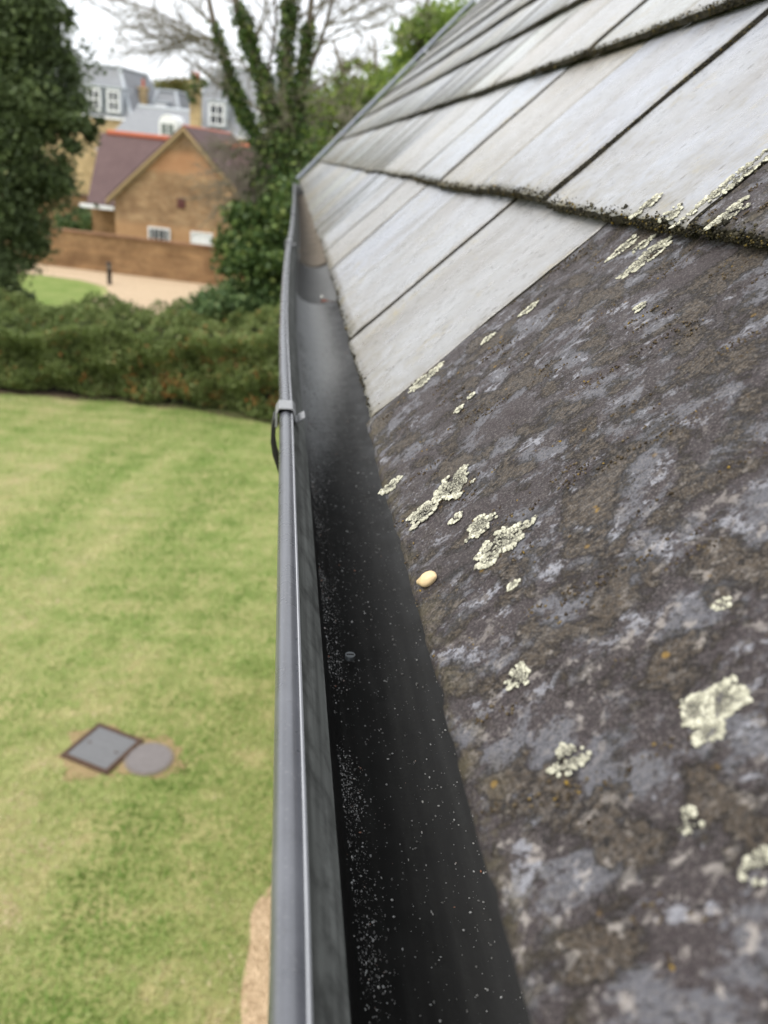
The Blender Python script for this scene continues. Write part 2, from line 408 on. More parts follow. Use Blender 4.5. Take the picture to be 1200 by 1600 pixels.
for i, (area, k, y, u, w, length, dist) in enumerate(spec):
    hj = rs.uniform(-.0012, .0012); yaw = rs.uniform(-.006, .006); roll = rs.uniform(-.006, .006); uj = rs.uniform(-.0025, .0025) if k else rs.uniform(-.0012, .0012)
    if k == 0 and y < .6: yaw = 0.0; uj = 0; hj = 0; roll = 0.0
    if k in (1, 2) and .1 < y < 1.6:      # each slate rides a little higher than the one before it
        roll = .0025*math.sin(i*2.1)-.003; hj = (.0006, -.0006)[int(round((y-.27)/WID)) % 2]+.0006*math.sin(i)
    Mx = slate_matrix(y, u+uj, hj, yaw, roll)
    if i < 298:
        dark = (k == 0 and y < .50) or (k == 1 and y < .38)
        if dist < 2.2:
            nx, ny = (34, 90) if dist < .9 else (14, 30)
            gap = .0006 if dark else .0060
            slope_yaw = 0
            me = slate_mesh('slate', w*SC-gap, length*SC, 100+i, nx, ny, [MAT_DARK if dark else MAT_LIGHT, MAT_EDGE],   .0006 if dark else .0020, .6 if dark else 1.0)
        else:
            key = (round(w, 2), round(length, 2), i % 4)
            if key not in variants: variants[key] = slate_mesh('slate', w*SC-.004, length*SC, 500+len(variants), 2, 6, [MAT_LIGHT, MAT_EDGE], .0025, 1.0)
            me = variants[key]
        o = link('slate', me); under_house(o); o.matrix_parent_inverse = Matrix.Translation((-2.0, -3.4, 0))
        o.matrix_basis = Mx
        if dist < 1.6: near_slates[(k, round(y, 2))] = (o, y, u, w, k)
        if dark: o['label'] = 'dark purple brown slate mottled with grey and brown lichen crust'
    else:
        mb = [(0, -w*SC/2+.002, 0), (length*SC, -w*SC/2+.002, 0), (length*SC, w*SC/2-.002, 0), (0, w*SC/2-.002, 0)]
        b = len(rest_v); pts = [Mx @ Vector(p) for p in mb]+[Mx @ (Vector(p)-Vector((0, 0, THK))) for p in mb]
        rest_v += pts; rest_f += [(b, b+1, b+2, b+3), (b+4, b+7, b+6, b+5), (b, b+3, b+7, b+4), (b+1, b, b+4, b+5), (b+2, b+1, b+5, b+6), (b+3, b+2, b+6, b+7)]
if rest_v:
    o = link('slate_field', mesh_py('slate_field', rest_v, rest_f), None, MAT_LIGHT); under_house(o); o['kind'] = 'stuff'
print('slates', len(spec), 'near', sorted(near_slates))

# boards under the slates, far slope, walls, verge, fascia
MAT_BOARD = plain('old_roof_boards', (.05, .045, .04), .9); MAT_STOCK = None
def rp(y, u, h): return roof_pt(y, u, h)
mb = MB(); mb.slab([rp(Y0, -.045, -.044), rp(Y0, UR, -.044), rp(Y1, UR, -.044), rp(Y1, -.045, -.044)], .03)
under_house(mb.build('roof_boarding', MAT_BOARD))
ridge = roof_pt(0, UR, 0); RX, RZ = ridge.x, ridge.z
eave = roof_pt(0, -.045, -.044)
WX0 = 0.158; WX1 = 2*RX-WX0
mb = MB(); y0w, y1w = Y0*SC+.06, Y1*SC-.06
zt = (eave+UV*((WX0-eave.x)/UV.x)).z-.05
mb.prism([(WX0, y0w, -.1), (WX1, y0w, -.1), (WX1, y0w, zt), (RX, y0w, RZ-.13), (WX0, y0w, zt)], (0, y1w-y0w, 0))
def brick_mat(name, c1, c2, mortar, scale=1.0, patch=None, pz=None):
    n = N(name); v = n.coord(rnd=False)
    xs, ys, zs = n.xyz(v)
    cmb = n.t.nodes.new('ShaderNodeCombineXYZ'); n.put(cmb.inputs[0], n.math('ADD', xs, ys)); n.put(cmb.inputs[1], zs); n.put(cmb.inputs[2], 0.0)
    b = n.t.nodes.new('ShaderNodeTexBrick'); n.put(b.inputs['Vector'], cmb.outputs[0]); b.inputs['Scale'].default_value = scale
    b.inputs['Color1'].default_value = c1+(1,); b.inputs['Color2'].default_value = c2+(1,); b.inputs['Mortar'].default_value = mortar+(1,)
    b.inputs['Mortar Size'].default_value = .006; b.inputs['Brick Width'].default_value = .225; b.inputs['Row Height'].default_value = .075
    c = n.mix(n.ramp(n.noise(v, 1.1, 5, .6), [(.35, 0), (.66, .75)]), b.outputs['Color'], tuple(x*.5 for x in c1))
    c = n.mix(n.ramp(n.noise(n.coord(rnd=False, scale=(.4, .4, 1.6)), 2.1, 4, .6), [(.5, 0), (.75, .55)]), c, tuple(min(1, x*1.35) for x in c2))
    if patch:
        for z0, z1, col in patch:
            k = n.math('MULTIPLY', n.ramp(n.math('MULTIPLY', n.math('ADD', zs, n.math('MULTIPLY', n.noise(v, 1.5, 3), .25)), .1), [(z0*.1, 0), (z0*.1+.02, .6)]), n.ramp(n.math('MULTIPLY', zs, .1), [(z1*.1, 1), (z1*.1+.03, 0)]))
            c = n.mix(k, c, col)
    return n.done(c, .9, n.bump(b.outputs['Fac'], -.4, .006), .2)
MAT_BRICK_NEAR = brick_mat('stock_brick', (.30, .20, .11), (.36, .25, .14), (.35, .31, .25))
under_house(mb.build('wall', MAT_BRICK_NEAR))
mb = MB(); mb.slab([(RX, Y0*SC, RZ), (RX+(RX-eave.x), Y0*SC, eave.z), (RX+(RX-eave.x), Y1*SC, eave.z), (RX, Y1*SC, RZ)], .04)
under_house(mb.build('far_roof_slope', MAT_LIGHT))
mb = MB(); mb.tube([(RX, Y0*SC-.01, RZ+.01), (RX, Y1*SC+.01, RZ+.01)], .07, 12); under_house(mb.build('ridge_roll', plain('lead_ridge', (.2, .21, .23), .5, metal=.3)))
MAT_LEAD = plain('grey_lead_verge', (.17, .185, .23), .4, .2, 12, .1, .5, .25)
mb = MB()
for t in range(12):
    ua, ub = -.08+(UR+.08)*t/12, -.08+(UR+.08)*(t+1)/12-.003
    mb.slab([rp(Y1-.034, ua, .022), rp(Y1-.034, ub, .020), rp(Y1+.034, ub, .034), rp(Y1+.034, ua, .036)], .012)
under_house(mb.build('verge_flashing', MAT_LEAD))
MAT_FASCIA = plain('dark_painted_fascia', (.03, .03, .032), .5)
mb = MB(); mb.box(.149, .157, Y0*SC, Y1*SC, CAM_Z-.38, CAM_Z-.145); under_house(mb.build('fascia_board', MAT_FASCIA))

# ---- lichen, moss on the slates (pieces of the slate they grow on)
def on_slate(y, u):
    """the slate a surveyed point lies on, and the point in that slate's own metres"""
    best = None
    for (o, sy, su, w, k) in near_slates.values():
        if abs(y-sy) <= w/2+.003 and su-.006 <= u < (COURSE[k+1] if k+1 < len(COURSE) else 9)-.001:
            best = (o, su, sy)
    return best
def lichen(y, u, a, b, rot=0.0, seed=0, dens=1.0, hole=0.45, lump=.00105):
    """crusty rosette, half axes a (up the slope) and b (along the eaves), in metres"""
    q = on_slate(y, u)
    if q is None: print('no slate for', y, u); return
    o, su, sy = q; r = np.random.default_rng(seed)
    if y < .25: lump *= .62; dens *= 2.4
    n = int(dens*1500*min(1.6, (a*b)/(.012*.006))**.8)+40
    th = r.uniform(0, 6.28, n); ph = r.uniform(0, 6.28, 6)
    lob = 1+.14*np.sin(3*th+ph[0])+.10*np.sin(5*th+ph[1])+.08*np.sin(9*th+ph[2])+.05*np.sin(17*th+ph[3])
    t = r.uniform(0, 1, n)**.52
    rr = t*lob
    X, Y = a*rr*np.cos(th), b*rr*np.sin(th)
    g2 = np.stack([X, Y, np.zeros(n)], -1); ms = min(a, b)
    brk = lump_noise(g2, 2.6/ms, seed)+.8*lump_noise(g2, 6.0/ms, seed+7)
    keep = (brk > (-.80+1.1*hole)) & ~((t > .72) & (lump_noise(g2, 4.2/ms, seed+3) < -.15))
    X, Y, t = X[keep], Y[keep], t[keep]
    c, s = math.cos(rot), math.sin(rot)
    cx, cy = (u-su)*SC, (y-sy)*SC
    edge = np.clip((t-.45)/.55, 0, 1)
    P = np.stack([cx+X*c-Y*s, cy+X*s+Y*c, .00045+.0004*edge*r.uniform(.3, 1, len(X))], -1)
    me = blobs('lichen', P, lump*(.55+.60*edge)*r.uniform(.55, 1.2, len(X)), .40)
    face_attr(me, 'shade', np.zeros(len(P)*20)); me.attributes['var'].data.foreach_set('value', np.repeat(np.clip(.22+.50*edge+r.normal(0, .26, len(P)), 0, 1), 20).astype(np.float32))
    me.polygons.foreach_set('use_smooth', np.zeros(len(me.polygons), dtype=bool)); link('lichen', me, o, MAT_LICHEN)
LI = [(.508, -.029, .0165, .0080, .05, 1.0, .15), (.395, -.0745, .0085, .0060, .0, 1.0, .3), (.345, -.043, .0130, .0150, .1, 1.0, .35), (.341, -.0625, .0120, .0090, .0, 1.0, .3),
      (.296, -.041, .0085, .0080, .0, .9, .4), (.273, -.0365, .0160, .0095, .0, 1.1, .25), (.315, -.049, .0040, .0032, .3, .8, .3), (.244, -.040, .0030, .0025, .2, .9, .3),
      (.200, -.052, .0052, .0055, .2, 1.1, .38), (.1475, -.008, .0080, .0060, .4, 1.2, .3), (.1500, -.014, .0055, .0045, 1.0, 1.0, .25), (.1425, -.0145, .0050, .0038, .2, 1.0, .2), (.160, -.048, .0065, .0060, .2, .8, .5),
      (.484, .047, .0080, .0048, .0, .8, .3), (.425, .104, .020, .0085, .08, .9, .3), (.462, .107, .0120, .0060, .05, .8, .3), (.445, .112, .0085, .0055, .0, .6, .5), (.490, .017, .0055, .0042, .0, .8, .4),
      (.422, -.022, .0035, .0030, .1, .7, .4), (.427, -.012, .003, .0025, .1, .6, .4), (.4045, .160, .040, .0085, -.02, 1.0, .4), (.372, .131, .0120, .0090, .1, .7, .6), (.463, .131, .0120, .0060, .0, .8, .4), (.424, .128, .0075, .0085, .0, .7, .5), (.376, .077, .0040, .0040, .0, .6, .5),
      (.125, -.030, .0040, .0035, .3, .4, .8), (.108, -.022, .0045, .0045, .5, .4, .8), (.175, .008, .003, .003, .2, .35, .8)]
for i, (y, u, a, b, rot, dn, hl) in enumerate(LI): lichen(y, u, a, b, rot, 900+i, dn, hl)
n_ = N('brown_crust'); MAT_CRUST = n_.done(n_.ramp(n_.attr('var')[2], [(0, (.03, .022, .015)), (.6, (.085, .065, .042)), (.93, (.125, .10, .066)), (1, (.25, .16, .03))]), .95, spec=.1)
def moss_edge(o, su, sy, w, k, seed, dens=1.0):
    r = np.random.default_rng(seed); W = w*SC; n = int(W*5200*dens)
    Yp = r.uniform(-W/2, W/2, n)
    cl = .35+.65*(np.sin(Yp*60+seed)+np.sin(Yp*143+2*seed) > .2)
    keep = r.uniform(0, 1, n) < cl; Yp = Yp[keep]; n = len(Yp)
    Z = r.uniform(-THK, .0012, n); X = np.where(Z > -.001, np.abs(r.normal(0, .0035, n)), r.uniform(-.0012, .0006, n))
    if dens > .3:       # dark growth packed into the side joint
        m = int(900*dens); xs_ = r.uniform(0, .24, m); ok = np.sin(xs_*55+seed)+np.sin(xs_*131+seed*3) > -.9+3.2*r.uniform(-.3, .5, m); xs_ = xs_[ok]; m = len(xs_)
        X = np.concatenate([X, xs_]); Yp = np.concatenate([Yp, -W/2-.0005-np.abs(r.normal(0, .0016, m))]); Z = np.concatenate([Z, -xs_*0+r.uniform(-.006, -.0004, m)]); n += m
    me = blobs('moss', np.stack([X, Yp, Z], -1), r.lognormal(math.log(.00062), .4, n), .8)
    link('moss', me, o, MAT_MOSS)
for q, (o, sy, su, w, k) in enumerate(list(near_slates.values())):
    if k >= 1: moss_edge(o, su, sy, w, k, 40+q, 1.0 if k < 3 else .6)
    elif sy > .5: moss_edge(o, su, sy, w, k, 40+q, .35)
# granular crust on the dark slates near the lens
for q, (o, sy, su, w, k) in enumerate(list(near_slates.values())):
    if (k == 0 and sy < .5) or (k == 1 and sy < .38):
        r = np.random.default_rng(70+q); n = 26000
        P = np.stack([r.uniform(.001, .26, n), r.uniform(-w*SC/2+.003, w*SC/2-.003, n), np.zeros(n)], -1)
        Q = P*np.array([1, 1.5, 1])
        f = lump_noise(Q, 70, 3+q)+.6*lump_noise(Q, 190, 5+q)
        P = P[f > .62]; P[:, 2] = .0001
        me = blobs('lichen_crust', P, r.uniform(.00025, .00085, len(P)), .7); oc = link('lichen_crust', me, o, MAT_CRUST); oc['kind'] = 'stuff'

# ---- the small pale snail shell
MAT_SHELL = plain('cream_shell', (.62, .47, .27), .45, .2, 300, .1)
q = on_slate(.283, -.070)
def shell_mesh():
    V, Fc = [], []; nr, ns = 9, 14
    for i in range(nr):
        t = i/(nr-1); 
        for k in range(ns):
            th = 2*math.pi*k/ns
            rad = math.sin(math.pi*min(1, .04+t*.92))**.75
            x = .0052*(1-2*t)+(.0016 if abs(th-.4) < .5 and t < .2 else 0); 
            V.append((x+.0006*math.cos(th), .0042*rad*math.cos(th)*(1+.12*math.cos(2*th)), .0034*rad*math.sin(th)+.0026))
    for i in range(nr-1):
        for k in range(ns): Fc.append((i*ns+k, i*ns+(k+1) % ns, (i+1)*ns+(k+1) % ns, (i+1)*ns+k))
    Fc += [tuple(range(ns))[::-1], tuple((nr-1)*ns+k for k in range(ns))]
    return mesh_py('shell', V, Fc, True)
sh = link('snail_shell', shell_mesh(), None, MAT_SHELL)
sh.matrix_world = q[0].matrix_basis @ Matrix.Translation(((-.070-q[1])*SC, (.283-q[2])*SC, 0)) @ Matrix.Rotation(2.4, 4, 'Z')
tag(sh, 'tiny cream shell lying on the dark slate beside the gutter', 'shell')

# ---- gutter
gut = empty('rain_gutter', (0.07, 3.4, CAM_Z-.32)); tag(gut, 'black metal rain gutter with rounded front lip below the slates', 'gutter')
GINV = Matrix.Translation((-.07, -3.4, -(CAM_Z-.32)))
def under_gutter(o, inv=True):
    o.parent = gut; o.matrix_parent_inverse = GINV; return o
GY = [-1, .12, .28, .42, .59, .78, .98, 1.3, 1.66, 2.0, 2.5, 3.3, 4.85, 6.6]
GX = [0, 0, -.0012, -.0025, -.0042, -.0075, -.0100, -.0110, -.0100, -.0060, -.001, .004, .010, .012]
from bisect import bisect_right
def bow(y):      # smooth sideways bow of the front lip
    i = min(max(bisect_right(GY, y)-1, 0), len(GY)-2); x0, x1 = GY[i], GY[i+1]
    def m(k):
        if k <= 0 or k >= len(GY)-1: return 0.0
        return (GX[k+1]-GX[k-1])/(GY[k+1]-GY[k-1])
    t = (y-x0)/(x1-x0); h = x1-x0
    return (2*t**3-3*t*t+1)*GX[i]+(t**3-2*t*t+t)*h*m(i)+(-2*t**3+3*t*t)*GX[i+1]+(t**3-t*t)*h*m(i+1)
def gpt(x, z, y):
    wgt = 1.0 if x < .034 else max(0.0, 1-(x-.034)/.06)
    return Vector(((x+bow(y)*wgt)*SC, y*SC, CAM_Z+z*SC))
def make_gutter_mat():
    n = N('black_gutter'); v = n.coord('Object', rnd=False); x, y, z = n.xyz(v)
    mid = n.noise(v, 35, 6, .65); fine = n.noise(v, 400, 4, .7); lng = n.noise(n.coord(rnd=False, scale=(9, .35, 9)), 12, 4)
    c = n.mix(mid, (.006, .006, .006), (.016, .016, .015))
    dust = n.math('MULTIPLY', n.ramp(lng, [(.45, 0), (.7, .35)]), n.ramp(fine, [(.35, .3), (.65, 1)]))
    c = n.mix(dust, c, (.055, .056, .053))
    # film of dried grey silt on the stretch where the water stands
    cov = n.ramp(n.math('MULTIPLY', y, .5), [(.24, 0), (.34, .12), (.46, .33), (.65, .52), (.95, .52)])
    cov = n.math('SUBTRACT', cov, n.math('MULTIPLY', n.math('SUBTRACT', x, .045), 5.2))
    fl = n.math('ADD', n.math('ADD', n.math('MULTIPLY', n.noise(v, 900, 3, .8), .7), n.math('MULTIPLY', n.noise(v, 140, 5, .7), .3)), n.math('SUBTRACT', cov, .70))
    fl = n.ramp(fl, [(.0, 0), (.22, 1)])
    c = n.mix(fl, c, (.36, .37, .37))
    return n.done(c, n.ramp(mid, [(.3, .42), (.7, .62)]), n.bump(n.noise(v, 120, 4), .12, .002), .35)
MAT_GUT = make_gutter_mat()
def make_lip_mat():
    n = N('grey_gutter_lip'); v = n.coord('Object', rnd=False)
    lng = n.noise(n.coord(rnd=False, scale=(14, .15, 14)), 25, 4); blot = n.noise(v, 28, 5, .6); fine = n.noise(v, 700, 3)
    c = n.mix(lng, (.035, .037, .042), (.12, .126, .145)); c = n.mix(n.ramp(blot, [(.45, 0), (.75, .3)]), c, (.17, .177, .20)); c = n.mix(n.ramp(n.noise(v, 190, 5, .75), [(.62, 0), (.72, .7)]), c, (.05, .05, .045))
    c = n.mix(n.ramp(fine, [(.6, 0), (.75, .3)]), c, (.25, .25, .25))
    return n.done(c, n.ramp(blot, [(.3, .22), (.7, .36)]), n.bump(fine, .03, .0004), .8)
MAT_LIP = make_lip_mat()
def make_wall_mat():
    n = N('gutter_inner_front'); v = n.coord('Object', rnd=False)
    lng = n.noise(n.coord(rnd=False, scale=(10, .4, 10)), 14, 5, .6); blot = n.noise(v, 55, 6, .65); fine = n.noise(v, 500, 4)
    c = n.mix(n.ramp(lng, [(.35, 0), (.7, 1)]), (.11, .115, .107), (.24, .25, .235)); c = n.mix(n.ramp(blot, [(.35, .6), (.55, 0)]), c, (.03, .03, .028))
    c = n.mix(n.ramp(fine, [(.6, 0), (.75, .4)]), c, (.11, .11, .10))
    return n.done(c, .62, n.bump(fine, .12, .001), .3)
MAT_GWALL = make_wall_mat()
def sweep(name, prof, mat, y0, y1, step, closed=False, smooth=True, split=35):
    ys = list(np.arange(y0, y1, step))+[y1]
    V = [gpt(x, z, y) for y in ys for (x, z) in prof]; m = len(prof); Fc = []
    for i in range(len(ys)-1):
        for k in range(m if closed else m-1): Fc.append((i*m+k, i*m+(k+1) % m, (i+1)*m+(k+1) % m, (i+1)*m+k))
    if closed: Fc += [tuple(range(m)), tuple((len(ys)-1)*m+k for k in range(m))[::-1]]
    me = mesh_py(name, V, Fc, smooth)
    bm = bmesh.new(); bm.from_mesh(me); bmesh.ops.recalc_face_normals(bm, faces=bm.faces); bm.to_mesh(me); bm.free()
    if smooth: me.set_sharp_from_angle(angle=math.radians(split))
    return under_gutter(link(name, me, None, mat))
# trough: floor, back and outer shell (closed profile with thickness)
inner = [(.0285, -.2335), (.0305, -.2385), (.034, -.247), (.041, -.255), (.052, -.2605), (.068, -.2625), (.086, -.260), (.101, -.252), (.111, -.238), (.1165, -.215), (.118, -.170)]
outer = [(.1205, -.170), (.119, -.217), (.113, -.241), (.102, -.256), (.086, -.2645), (.068, -.267), (.050, -.265), (.036, -.2585), (.0265, -.249), (.021, -.236)]
GEND = 6.46
sweep('trough', inner+outer, MAT_GUT, Y0, GEND, .04, True)
wallp = [(.0124, -.1800), (.0136, -.1850), (.0168, -.1915), (.0216, -.1985), (.0256, -.2058), (.0250, -.2085), (.0262, -.220), (.0292, -.2340), (.0225, -.2365), (.0165, -.2235), (.0110, -.2080), (.0080, -.195), (.0072, -.186)]
sweep('front_wall', wallp, MAT_GWALL, Y0, GEND, .04, True, True, 40)
lip = [(.0038, -.1885)]
for k in range(0, 9):
    a = math.radians(185-k*17); lip.append((.0083+.0045*math.cos(a), -.1812+.0047*math.sin(a)))
lip += [(.0130, -.1790), (.0133, -.1806), (.0126, -.1850), (.0080, -.1895)]
sweep('lip', lip, MAT_LIP, Y0, GEND, .04, True, True, 40)
sweep('lip_highlight', [(.0124, -.1782), (.0129, -.1779), (.0136, -.1786), (.0134, -.1822), (.0128, -.1812)], plain('painted_edge_highlight', (.34, .35, .37), .35, .2, 40, 0, .6), Y0, GEND-.001, .04, True, True, 30)  # added pale strip: the lip's bright sky reflection put into its colour
# end cap, unions
mb = MB(); mb.prism([gpt(x, z, GEND+.0005) for x, z in [(.0085, -.185)]+inner[1:]+[(.118, -.172)]], (0, .004, 0)); under_gutter(mb.build('end_cap', MAT_GUT))
def offset_band(y, half, d, mat, name):
    pr = [(x, z) for x, z in outer]
    pro = [(.1225, -.172), (.1215, -.218), (.115, -.243), (.103, -.259), (.086, -.2672), (.068, -.2697), (.049, -.2677), (.0335, -.2606), (.0235, -.2505), (.0175, -.2375)]
    poly = pro+pr[::-1]
    ys = [y-half, y+half]; V = [gpt(x, z, yy) for yy in ys for x, z in poly]; m = len(poly)
    Fc = [(k, (k+1) % m, m+(k+1) % m, m+k) for k in range(m)]+[tuple(range(m)), tuple(range(m, 2*m))[::-1]]
    mb = MB(); mb.add(V, Fc); return under_gutter(mb.build(name, mat))
# inner sleeve of the joint, with a sill of dried silt beyond it
slv = [(x+.0003, z+.0009) for x, z in inner[1:-1]]; slb = [(x, z+.0002) for x, z in inner[1:-1]]
sweep('joint_sleeve', slv+slb[::-1], plain('worn_sleeve', (.11, .112, .11), .5, .4, 30, .1), 1.62, 2.18, .02, True)
slv2 = [(.036, -.2480), (.045, -.2545), (.056, -.2575), (.068, -.2585), (.084, -.2565), (.097, -.250), (.105, -.241)]
slb2 = [(x, z-.006) for x, z in slv2]
def make_silt():
    n = N('dried_silt'); v = n.coord(rnd=False); f = n.noise(v, 22, 6, .65); y = n.xyz(v)[1]
    c = n.ramp(f, [(.3, (.10, .085, .065)), (.55, (.20, .17, .135)), (.75, (.15, .14, .125))])
    return n.done(c, .8, n.bump(n.noise(v, 160, 4), .5, .004), .25)
sweep('silt_bed', slv2+slb2[::-1], make_silt(), 2.2, GEND-.02, .04, True)
# brackets: strap over the lip with a tab on the inside
MAT_BRK = plain('grey_bracket', (.24, .245, .25), .35, .25, 60, .1, .5, .2); MAT_BRKD = plain('black_bracket_arm', (.012, .012, .013), .5)
def bracket(y, half=.0115, arm=True):
    br = empty('bracket', gpt(.009, -.175, y)); br.parent = gut; br.matrix_parent_inverse = GINV
    inv = Matrix.Translation(-Vector(br.location))
    def strip(name, path, th, hw, mat, bev=True):
        up = []; lo = []
        for i, (x, z) in enumerate(path):
            a = path[max(i-1, 0)]; b = path[min(i+1, len(path)-1)]; tx, tz = b[0]-a[0], b[1]-a[1]; l = math.hypot(tx, tz) or 1
            nx_, nz_ = -tz/l, tx/l; up.append((x+nx_*th, z+nz_*th)); lo.append((x, z))
        poly = up+lo[::-1]; m = len(poly)
        V = [gpt(x, z, yy) for yy in (y-hw, y+hw) for x, z in poly]
        mb = MB(); mb.add(V, [(k, (k+1) % m, m+(k+1) % m, m+k) for k in range(m)]+[tuple(range(m)), tuple(range(m, 2*m))[::-1]])
        o = mb.build(name, mat); o.parent = br; o.matrix_parent_inverse = inv
        bv = o.modifiers.new('edge', 'BEVEL'); bv.width = .0007; bv.segments = 2; bv.limit_method = 'ANGLE'; return o
    strip('strap', [(.0024, -.1900), (.0024, -.1790), (.0034, -.1758), (.0130, -.1758), (.0142, -.1772), (.0142, -.1840)], .0018, half, MAT_BRK)
    strip('tab', [(.0142, -.1848), (.0168, -.1868), (.0192, -.1852), (.0238, -.1822)], .0018, half*.72, MAT_BRK)
    strip('arm', [(.030, -.268), (.017, -.245), (.0080, -.226), (.0030, -.212), (.0012, -.202), (.0012, -.192), (.0024, -.184)], .0034, half*.95, MAT_BRKD)
    return br
bracket(.60); bracket(1.93, .02); bracket(5.2, .03)
mb = MB()
V0 = [(x-.0012*(1 if x < .009 else -1), z+.0014) for x, z in lip]
for yy in (2.88, ): 
    m = len(V0); V = [gpt(x, z, yy+s) for s in (-.02, .02) for x, z in V0]
    mb.add(V, [(k, (k+1) % m, m+(k+1) % m, m+k) for k in range(m)]+[tuple(range(m)), tuple(range(m, 2*m))[::-1]])
under_gutter(mb.build('lip_clip', MAT_BRKD))

# ---- what lies in the gutter
def floor_z(x):
    xs = [p[0] for p in inner]; zs = [p[1] for p in inner]; return float(np.interp(x, xs, zs))
r = np.random.default_rng(5); P = []; Rr = []
for _ in range(16000):
    y = r.uniform(.06, 1.25); main = r.uniform() < .72
    cx = .0345+.002*math.sin(y*9)
    x = cx+abs(r.normal(0, .0060))-.001 if main else r.uniform(.034, .098)
    if x < .032: continue
    if main and (math.sin(y*33)+math.sin(y*71+1)+.6*math.sin(y*140) < r.uniform(-1.7, 1.2)): continue
    g = gpt(x, floor_z(x), y); s = r.lognormal(math.log(.00027), .6); s = min(s, .0012 if y > .35 else .0007)
    P.append((g.x, g.y, g.z+s*.3)); Rr.append(s)
me = blobs('grit', np.array(P)-np.array([.07, .6, CAM_Z-.32]), np.array(Rr), .7)
n_ = N('pale_grit'); MAT_GRIT = n_.done(n_.ramp(n_.attr('var')[2], [(0, (.05, .05, .047)), (.5, (.17, .17, .165)), (.9, (.42, .43, .43)), (.97, (.5, .5, .48)), (1, (.30, .10, .04))]), .35, spec=.6)
o = link('grit', me, None, MAT_GRIT); o.location = (.07, .6, CAM_Z-.32); tag(o, 'pale specks of wet grit strewn along the black gutter floor', 'grit', kind='stuff')
def gz_on_floor(px, py, zf):     # surveyed place on the gutter floor
    d = ray(px, py); return d*((zf*SC)/d.z)+Vector((0, 0, CAM_Z))
p = gz_on_floor(547, 1025, -.252)
mb = MB(); mb.tube([p+Vector((0, 0, -.002)), p+Vector((0, 0, .0012))], .0034, 14); 
sc_ = mb.build('screw_head', plain('dull_zinc', (.22, .24, .25), .45, .5, 300, .3, .5, .3)); tag(sc_, 'round dull grey screw head on the black gutter floor', 'screw')
mb = MB(); mb.box(p.x-.0026, p.x+.0026, p.y-.0005, p.y+.0005, p.z+.0010, p.z+.0016); o = mb.build('slot', MAT_BRKD, sc_)
p = gz_on_floor(503, 466, -.252)
me = blobs('pebble', np.array([(0, 0, .003)]), [.0052], .8); o = link('pebble', me, None, plain('white_pebble', (.6, .6, .56), .5)); o.location = p; tag(o, 'small white pebble in the gutter by the red leaf', 'pebble')
p = gz_on_floor(512, 474, -.250)
V = []; 
for i in range(9):
    t = i/8; wv = .0075*math.sin(math.pi*t)**.7+.0002
    V += [(-.017+.034*t, -wv, .004+.003*math.sin(t*3)), (-.017+.034*t, 0, .002+.003*math.sin(t*3)), (-.017+.034*t, wv, .0055+.002*math.sin(t*5))]
Fc = [(i*3+k, i*3+k+3, i*3+k+4, i*3+k+1) for i in range(8) for k in range(2)]
o = link('fallen_leaf', mesh_py('leaf', V, Fc, True), None, plain('russet_leaf', (.22, .07, .035), .6, .3, 90)); o.location = p; o.rotation_euler = (0, 0, .3)
md = o.modifiers.new('thick', 'SOLIDIFY'); md.thickness = .0005; tag(o, 'russet fallen leaf lying in the gutter beside the white pebble', 'leaf')
a = gz_on_floor(461, 398, -.24); mb = MB(); mb.tube([a, a+Vector((.010, .03, .008)), a+Vector((.024, .055, .010))], [.0013, .0015, .0008], 6)
o = mb.build('twig', plain('pale_twig', (.32, .27, .18), .8)); tag(o, 'short pale twig lying across the gutter beyond the joint', 'twig')

# ================================================================== GROUND
def lawn_mat():
    n = N('lawn'); v = n.coord(rnd=False); big = n.noise(v, .55, 5, .6); mid = n.noise(v, 2.6, 6, .65); fine = n.noise(v, 26, 5, .7)
    c = n.ramp(mid, [(.30, (.17, .22, .065)), (.48, (.26, .30, .105)), (.62, (.37, .35, .16)), (.78, (.46, .38, .21))])
    c = n.mix(n.ramp(big, [(.40, 0), (.70, .55)]), c, (.42, .37, .18)); c = n.mix(n.ramp(fine, [(.35, .4), (.6, 0)]), c, (.11, .15, .04))
    return n.done(c, .95, n.bump(fine, .6, .03), .1)
MAT_LAWN = lawn_mat()
def grid(name, x0, x1, y0, y1, nx, ny, zf, mat):
    xs = np.linspace(x0, x1, nx); ys = np.linspace(y0, y1, ny)
    V = [(x, y, zf(x, y)) for y in ys for x in xs]
    return link(name, mesh_py(name, V, [(j*nx+i, j*nx+i+1, (j+1)*nx+i+1, (j+1)*nx+i) for j in range(ny-1) for i in range(nx-1)], True), None, mat)
g = grid('ground', -900, 900, -300, 1500, 3, 3, lambda x, y: 0.0, MAT_LAWN); g['kind'] = 'structure'
def gravel_mat(name, c1, c2):
    n = N(name); v = n.coord(rnd=False); p = n.voro(v, 60, out='Color'); f = n.noise(v, 1.2, 5)
    c = n.mix(f, c1, c2); c = n.mix(.55, c, n.ramp(n.math('ADD', n.math('MULTIPLY', n.noise(v, 55, 3), .7), n.math('MULTIPLY', n.noise(v, 9, 3), .3)), [(.38, (.17, .11, .06)), (.62, (.78, .62, .44))]))
    return n.done(c, .9, n.bump(n.voro(v, 60), .8, .02), .15)
MAT_GRAVEL = gravel_mat('tan_gravel', (.50, .36, .21), (.60, .46, .29))
def sheet(name, pts, z, mat):
    o = link(name, mesh_py(name, [(x, y, z) for x, y in pts], [tuple(range(len(pts)))]), None, mat); o['kind'] = 'structure'; return o
e1 = [(-.055+.02*math.sin(y*3.1)+.012*math.sin(y*9.7)+.9*max(0, y-4.3)**1.5, y) for y in np.arange(-1.5, 4.75, .1)]
